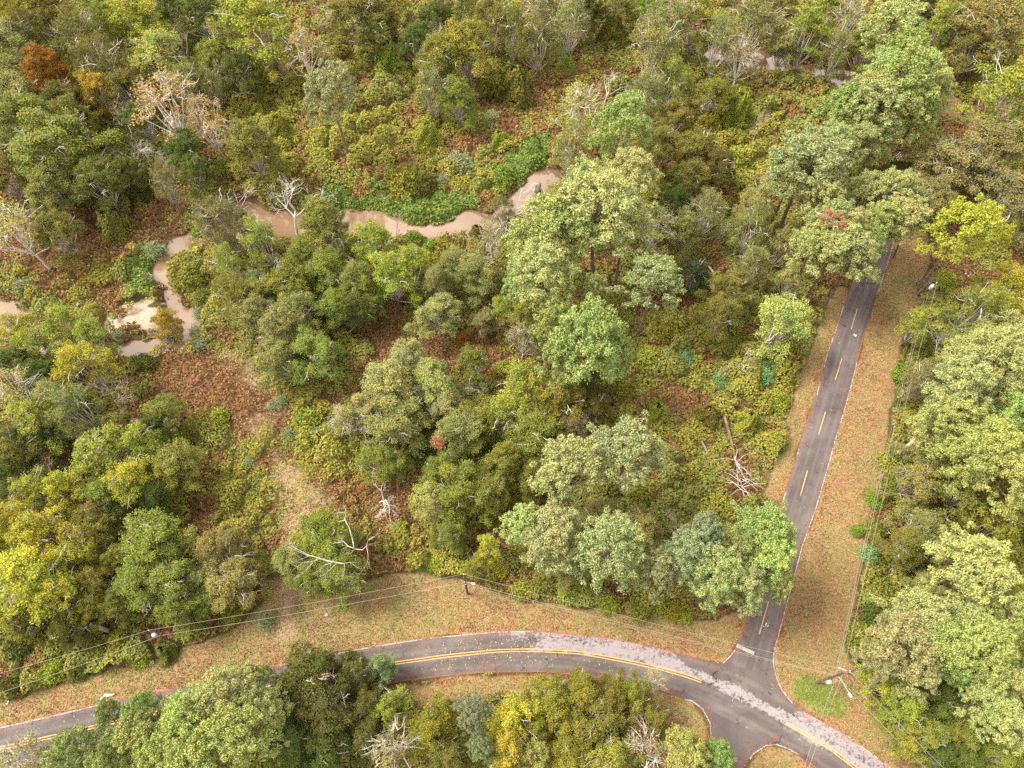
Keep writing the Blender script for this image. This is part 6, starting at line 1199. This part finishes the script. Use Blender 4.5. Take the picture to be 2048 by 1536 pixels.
can(rC, (.28, -.38, 9.2), .29, .9); insul(rC, (0, 0, 10.5)); insul(rC, (.1, -.1, 7.4))
rD, dD = pole('utility_pole', (D0.x, D0.y, 0), Vector((D0.x + .1, D0.y + .1, 10.2)), 'plain dark wooden pole with small lamp on the verge above the bend')
lamp(rD, (.05, .0, 6.3), (1, -.25, 0), .9); insul(rD, (dD.x, dD.y, 10.2)); insul(rD, (dD.x * .6, -.12, 6.9)); insul(rD, (dD.x * .5, -.12, 5.6))
def wire(a, b_, sag, label, r=.022):
    a, b_ = Vector(a), Vector(b_); n = 24; m = MB()
    pts = [list(a.lerp(b_, i / n) - Vector((0, 0, 4 * sag * (i / n) * (1 - i / n)))) for i in range(n + 1)]
    o = m.build_at(pts, r) if False else None
    c = a.copy(); m.tube([list(Vector(p) - c) for p in pts], r, 5, False); o = m.build('power_line', WIRE); o.location = c
    return tag(o, label, 'wire', 'overhead wires along the roads')
At = Vector((A0.x + .25, A0.y + .3, 9.35)); Al = Vector((A0.x + .15, A0.y + .18, 6.2)); Al2 = Vector((A0.x + .1, A0.y + .1, 5.0))
Ct = Vector((C_t.x, C_t.y, 10.65)); Cl = Vector((C_t.x + .1, C_t.y - .1, 7.5)); Dt = Vector((D0.x + .1, D0.y + .1, 10.35)); Dl = Vector((D0.x + .06, D0.y - .12, 7.0)); Dl2 = Vector((D0.x + .05, D0.y - .12, 5.7))
Bl = Vector((B0.x + .34, B0.y - .03, 6.85)); Bl2 = Vector((B0.x + .3, B0.y - .03, 6.2)); Bm = Vector((B0.x + .44, B0.y - .03, 8.6))
wire(At, Bm, .9, 'top wire from the upper right pole down the straight road to the junction pole', .018)
wire(Al, Bl, .9, 'middle wire from the upper right pole down the straight road to the junction pole', .021)
wire(Al2, Bl2, 1.0, 'lowest wire from the upper right pole down the straight road to the junction pole', .016)
wire(Ct, Dt, .8, 'upper wire between the transformer pole and the plain pole on the verge', .016)
wire(Cl, Dl, .9, 'lower wire between the transformer pole and the plain pole on the verge', .021)
wire(Dt, Bt, .9, 'upper wire from the plain pole across the straight road to the junction pole', .016)
wire(Dl, Bl, 1.1, 'middle wire from the plain pole across the straight road to the junction pole', .022)
wire(Dl2, Bl2, 1.2, 'lowest wire from the plain pole across the straight road to the junction pole', .015)
wire(Ct, PTS['wireW0'], .5, 'upper wire from the transformer pole to the left edge of the picture', .016)
wire(Cl, PTS['wireW1'], .6, 'lower wire from the transformer pole to the left edge of the picture', .021)
wire(Bm, PTS['wireE0'], .3, 'right wire from the junction pole over the bend to the bottom edge', .018)
wire(Bl, PTS['wireE1'], .35, 'left wire from the junction pole over the bend to the bottom edge', .021)
wire(Bt, PTS['wireF0'], .4, 'upper wire from the junction pole along the lower right woods', .018)
wire(Bl, PTS['wireF1'], .5, 'lower wire from the junction pole along the lower right verge', .019)

# ---------------------------------------------------------------- person on the road
SHIRT = plain('shirt_blue', (.34, .45, .62), .85, .1); PANTS = plain('trousers_dark', (.045, .047, .06), .85, .1); SKIN = plain('skin', (.50, .30, .21), .55, .3, var=.06)
HAIR = plain('hair_dark', (.012, .011, .011), .6, .3); SHOE = plain('shoe_white', (.75, .74, .72), .6, .3, var=.08)
def skin_mesh(name, verts, edges, radii, mat, parent, lev=2):
    me = bpy.data.meshes.new(name); me.from_pydata(verts, edges, []); me.materials.append(mat); o = obj(name, me, parent)
    m = o.modifiers.new('skin', 'SKIN')
    for i, r in enumerate(radii): me.skin_vertices[0].data[i].radius = r if isinstance(r, tuple) else (r, r)
    me.skin_vertices[0].data[0].use_root = True; m.use_smooth_shade = True
    s = o.modifiers.new('sub', 'SUBSURF'); s.levels = lev; s.render_levels = lev; return o
pr = PTS['person']; P = empty('person', (pr.x, pr.y, .05)); tag(P, 'dark-haired person in a light blue top standing on the straight road near the stop line', 'person')
P.rotation_euler = (0, 0, math.radians(205))
# body: continuous skin surface, arms bent forward towards a handheld controller (+Y is the person's front)
bv = [(0, 0, .93), (0, .0, 1.12), (0, -.01, 1.32), (0, 0, 1.46), (0, .02, 1.54), (0, .035, 1.64), (0, .03, 1.72),
      (.10, 0, .88), (.115, .02, .48), (.12, -.02, .09), (.125, .12, .04), (-.10, 0, .88), (-.115, .0, .48), (-.12, -.03, .09), (-.125, .11, .04),
      (.19, -.01, 1.42), (.25, .02, 1.15), (.13, .26, 1.12), (.07, .33, 1.13), (-.19, -.01, 1.42), (-.25, .02, 1.15), (-.13, .26, 1.12), (-.07, .33, 1.13)]
be = [(0, 1), (1, 2), (2, 3), (3, 4), (4, 5), (5, 6), (0, 7), (7, 8), (8, 9), (9, 10), (0, 11), (11, 12), (12, 13), (13, 14), (3, 15), (15, 16), (16, 17), (17, 18), (3, 19), (19, 20), (20, 21), (21, 22)]
brd = [(.15, .11), (.14, .105), (.16, .115), (.10, .08), .055, (.08, .095), (.06, .07), .085, .062, .042, (.04, .03), .085, .062, .042, (.04, .03), .06, .045, .034, .03, .06, .045, .034, .03]
skin_mesh('body', bv, be, brd, SKIN, P)
sv_ = [(0, 0, .90), (0, 0, 1.12), (0, -.01, 1.33), (0, 0, 1.45), (.20, -.01, 1.42), (.25, .01, 1.18), (-.20, -.01, 1.42), (-.25, .01, 1.18)]
skin_mesh('shirt', sv_, [(0, 1), (1, 2), (2, 3), (3, 4), (4, 5), (3, 6), (6, 7)], [(.175, .13), (.165, .125), (.18, .135), (.12, .10), .085, .068, .085, .068], SHIRT, P)
skin_mesh('trousers', [(0, 0, .95), (.10, 0, .86), (.115, .02, .48), (.12, -.02, .12), (-.10, 0, .86), (-.115, 0, .48), (-.12, -.03, .12)], [(0, 1), (1, 2), (2, 3), (0, 4), (4, 5), (5, 6)], [(.165, .125), .105, .082, .066, .105, .082, .066], PANTS, P)
skin_mesh('hair', [(0, .0, 1.62), (0, -.01, 1.69), (0, .02, 1.75)], [(0, 1), (1, 2)], [(.092, .085), (.10, .11), (.07, .08)], HAIR, P)
for sx in (-1, 1):
    skin_mesh('shoe', [(.12 * sx, -.06, .045), (.125 * sx, .08, .045), (.127 * sx, .17, .035)], [(0, 1), (1, 2)], [(.05, .045), (.055, .045), (.045, .03)], SHOE, P)
    for k in range(5):
        bx = .045 + .012 * k; L_ = (.055, .075, .08, .075, .06)[k]
        skin_mesh('finger', [(bx * sx, .335, 1.135 - .004 * k), (bx * sx * .8, .355 + L_ * .3, 1.125), (bx * sx * .5, .35 + L_ * .35, 1.10)], [(0, 1), (1, 2)], [.011, .010, .009], SKIN, P, 1)
ct = empty('drone_controller', (0, 0, 0)); ct.parent = None
off = P.matrix_basis if False else Matrix.Rotation(math.radians(205), 4, 'Z'); loc = Vector((pr.x, pr.y, .05)) + (off @ Vector((0, .385, 1.14)))
ct.location = loc; ct.rotation_euler = (math.radians(25), 0, math.radians(205)); tag(ct, 'small pale handheld controller held by the person on the road', 'controller')
b = MB(); b.box((0, 0, 0), (.17, .10, .05)); b.build('controller_body', SHOE, ct, False)
b = MB(); b.box((0, .08, .03), (.15, .07, .012)); b.build('controller_screen', HAIR, ct, False)
for sx in (-1, 1): b = MB(); b.tube([[.05 * sx, -.01, .024], [.05 * sx, -.01, .05]], [.012, .008], 8); b.build('thumb_stick', HAIR, ct)

# ---------------------------------------------------------------- end-of-road marker, post, logs, scraps
REDP = plain('marker_red', (.13, .035, .03), .6, .3); REFL = plain('reflector', (.85, .78, .72), .3, .5, var=.05)
mp_ = PTS['marker']; M = empty('road_end_marker', (mp_.x, mp_.y, gz(mp_.x, mp_.y))); tag(M, 'dark red diamond marker with nine pale round reflectors at the far road end', 'road marker')
M.rotation_euler = (0, 0, math.radians(25))
b = MB(); b.tube([[0, .06, -.3], [0, .06, 3.2]], [.05, .05], 8); b.build('post', WOOD, M)
tl = math.radians(-38); zc_ = 2.9
def mpt(u, v, w=0.): return (u, -w * math.cos(tl) + v * math.sin(-tl), zc_ + v * math.cos(tl) + w * math.sin(-tl))
q = .98; b = MB(); V8 = [mpt(*p, w) for w in (0, .03) for p in ((q, -q * .25), (q * .25, q), (-q, q * .25), (-q * .25, -q))]
b.raw(V8, [[0, 1, 2, 3], [4, 7, 6, 5], [0, 4, 5, 1], [1, 5, 6, 2], [2, 6, 7, 3], [3, 7, 4, 0]]); b.build('diamond_plate', REDP, M, False)
for i in (-1, 0, 1):
    for j in (-1, 0, 1):
        u = (i * .47 - j * .16) * 1.02; v = (j * .47 + i * .16) * 1.02; b = MB(); b.tube([mpt(u, v, .031), mpt(u, v, .075)], [.16, .14], 12); b.build('reflector', REFL, M)
p = PTS['post']; b = MB(); b.tube([[0, 0, -.2], [0, 0, .9], [0, 0, 1.0]], [.07, .07, .04], 8); o = b.build('marker_post', WOOD); o.location = (p.x, p.y, 0)
tag(o, 'short dark post on the verge beside the white line at far left', 'post')
def log(name, pts, rad, mat, label, cat='log', parts=None):
    pts = [Vector(p) for p in pts]; c = pts[0].copy(); root = empty(name, c); tag(root, label, cat)
    b = MB(); P_ = np.array([list(p - c) for p in pts]); b.tube(P_, rad, 8); b.build('trunk', mat, root); return root, c, P_
def zup(k, dz): p = PTS[k].copy(); return p
L_, c0, P_ = log('fallen_pine', [PTS['log%d' % i] + Vector((0, 0, .5)) for i in range(5)], [.26, .25, .22, .18, .10], PBARK, 'long fallen dead pine with bare radiating branches in the corner wood beside the straight road', 'fallen tree')
r = rng_(77); b = MB()
for k in range(26):
    u = r.uniform(.55, 1); a = P_[0] + (P_[-1] - P_[0]) * u; d = unit(np.array([r.normal(0, 1), r.normal(-.25, .5), abs(r.normal(.12, .15))])); ln_ = r.uniform(1.8, 4.6)
    pts = [a, a + d * ln_ * .5 + np.array([0, 0, .25]), a + d * ln_ + np.array([r.normal(0, .3), -.4, 0])]; b.tube(pts, [.07, .05, .02], 4, False)
    for _ in range(3):
        q0 = pts[1] + (pts[2] - pts[1]) * r.random(); g = unit(d + r.normal(0, .7, 3)); b.tube([q0, q0 + g * .9], [.03, .012], 3, False)
b.build('branchwork', GBARK, L_)
lv = Leaves(); m = 2600; ang = r.uniform(0, 6.283, m); rad = 3.6 * np.sqrt(r.random(m)); e = P_[-1] + np.array([-1.5, .2, -.3])
q = e + np.stack([np.cos(ang) * rad, np.sin(ang) * rad * .8, r.uniform(-.2, .7, m)], -1); j = sph(r, m); keep = vnoise(q[:, 0], q[:, 1], 1.4, 5, 2) > .48; q, j = q[keep], j[keep]
lv.add(q, j, unit(sph(r, len(q)) + np.array([0, 0, .6])), .34, .12, np.stack([r.random(len(q)), r.random(len(q)), (r.random(len(q)) < .4).astype(float)], -1))
o = obj('dead_needles', lv.mesh('dead_needles', NEEDLE), L_); o.color = (.16, .075, .035, 1)
log('fallen_log', [PTS['logc0'] + Vector((0, 0, .4)), (PTS['logc0'] + PTS['logc1']) / 2 + Vector((0, 0, .5)), PTS['logc1'] + Vector((0, 0, .3))], [.2, .2, .17], BARK, 'weathered log lying left of the fallen dead pine')
log('fallen_log', [PTS['logb0'] + Vector((0, 0, .4)), (PTS['logb0'] + PTS['logb1']) / 2 + Vector((0, 0, .4)), PTS['logb1'] + Vector((0, 0, .2))], [.22, .21, .18], MBARK, 'pale fallen log among red-brown litter right of the dome-shaped pine')
log('leaning_trunk', [PTS['lean0'], (PTS['lean0'] + PTS['lean1']) / 2, PTS['lean1']], [.36, .33, .28], MBARK, 'thick grey dead trunk leaning out of the trees beside the right verge', 'dead trunk')
log('broken_trunk', [PTS['stub0'], (PTS['stub0'] + PTS['stub1']) / 2, PTS['stub1'] - Vector((0, 0, 3.5))], [.30, .33, .36], GBARK, 'short grey broken trunk among the shrubs at lower left', 'dead trunk')
log('leaning_trunk', [PTS['moss0'] - Vector((0, 0, 1.2)), (PTS['moss0'] + PTS['moss1']) / 2, PTS['moss1']], [.26, .24, .2], BARK, 'brown leaning trunk, upper of two near the bottom right corner', 'dead trunk')
log('leaning_trunk', [PTS['moss2'] - Vector((0, 0, 1.2)), (PTS['moss2'] + PTS['moss3']) / 2, PTS['moss3']], [.26, .24, .2], BARK, 'brown leaning trunk, lower of two near the bottom right corner', 'dead trunk')
sp_ = PTS['stump']; S = empty('root_stump', (sp_.x, sp_.y, -1.6)); tag(S, 'brown upturned stump with dangling roots standing in the creek', 'stump')
b = MB(); b.tube([[0, 0, -.3], [.05, .1, 1.6], [.1, .3, 3.6]], [.75, .6, .5], 9); b.build('trunk', BARK, S); b = MB()
for k in range(14):
    a = k * .45; z0 = r.uniform(.8, 3.4); b.tube([[math.cos(a) * .5, math.sin(a) * .5, z0], [math.cos(a) * .9, math.sin(a) * .9, z0 * .7], [math.cos(a) * 1.1, math.sin(a) * 1.1, -.2]], [.14, .10, .05], 5, False)
b.build('root_tangle', GBARK, S); b = MB()
b.tube([[0, .2, 3.4], [-.9, .2, 3.7], [-2.0, -.4, 2.6], [-2.6, -.9, 1.2]], [.12, .1, .07, .03], 5); b.build('bare_limb', WBARK, S)
PLAST = plain('plastic_white', (.34, .31, .31), .45, .4, var=.1)
def scrap(name, at, size, label, cat, seed, group=None, mat=None):
    r = rng_(seed); n = 7; u, v = np.meshgrid(np.linspace(-.5, .5, n), np.linspace(-.5, .5, n)); rr2 = 1 + r.normal(0, .12, u.shape)
    V_ = np.stack([u * size[0] * rr2, v * size[1] * rr2, np.abs(r.normal(0, size[2], u.shape)) + .03], -1).reshape(-1, 3)
    i = (np.arange(n - 1)[:, None] * n + np.arange(n - 1)[None]).ravel(); b = MB(); b.raw(V_, np.stack([i, i + 1, i + n + 1, i + n], -1))
    o = b.build(name, mat or PLAST); o.location = (at[0], at[1], at[2]); o.rotation_euler = (0, 0, r.uniform(0, 6)); m = o.modifiers.new('thickness', 'SOLIDIFY'); m.thickness = .02
    return tag(o, label, cat, group)
sa, sb = PTS['sheet_a'], PTS['sheet_b']; n = 14; b = MB(); V_ = []
for k in range(n):
    f = k / (n - 1); p = sa.lerp(sb, f); w = (.30 if f < .2 else .10 if f < .45 else .26 if f < .8 else .10) * (1 + r.normal(0, .15)); d = Vector((sb - sa)); nx = Vector((-d.y, d.x, 0)).normalized()
    for s_ in (-1, 0, 1): V_.append(list(p - sa + nx * (w * s_ + .35 * math.sin(f * 5)) + Vector((0, 0, .05 + abs(r.normal(0, .08))))))
i = (np.arange(n - 1)[:, None] * 3 + np.arange(2)[None]).ravel(); b.raw(V_, np.stack([i, i + 1, i + 4, i + 3], -1)); o = b.build('plastic_sheet', PLAST); o.location = (sa.x, sa.y, .03)
m = o.modifiers.new('thickness', 'SOLIDIFY'); m.thickness = .02
tag(o, 'long crumpled white plastic sheet on the verge at lower left', 'plastic sheet')
scrap('litter_bag', PTS['bag1'] - Vector((0, 0, PTS['bag1'].z)), (.5, .7, .12), 'white scrap on the verge below the transformer pole', 'litter', 401)
scrap('litter_bag', PTS['bag2'], (.6, .3, .1), 'white scrap on the verge at far left near the short dark post', 'litter', 402)
scrap('litter_bag', PTS['bag3'], (.4, .4, .1), 'small white scrap on the verge right of the sandy track', 'litter', 403)
scrap('litter_bag', PTS['bag4'] + Vector((0, 0, .03)), (.5, .6, .06), 'white scrap lying on the straight road asphalt', 'litter', 404)
lp = PTS['litter']
for k in range(12):
    a = k * 2.4; rr3 = .35 * math.sqrt(k) ; scrap('litter_bag', (lp.x + math.cos(a) * rr3 * 1.3, lp.y + math.sin(a) * rr3, gz(lp.x, lp.y) + 0.12), (.34, .3, .10), 'white scrap in the litter pile under the bright yellow tree', 'litter', 410 + k, 'scraps of the litter pile')
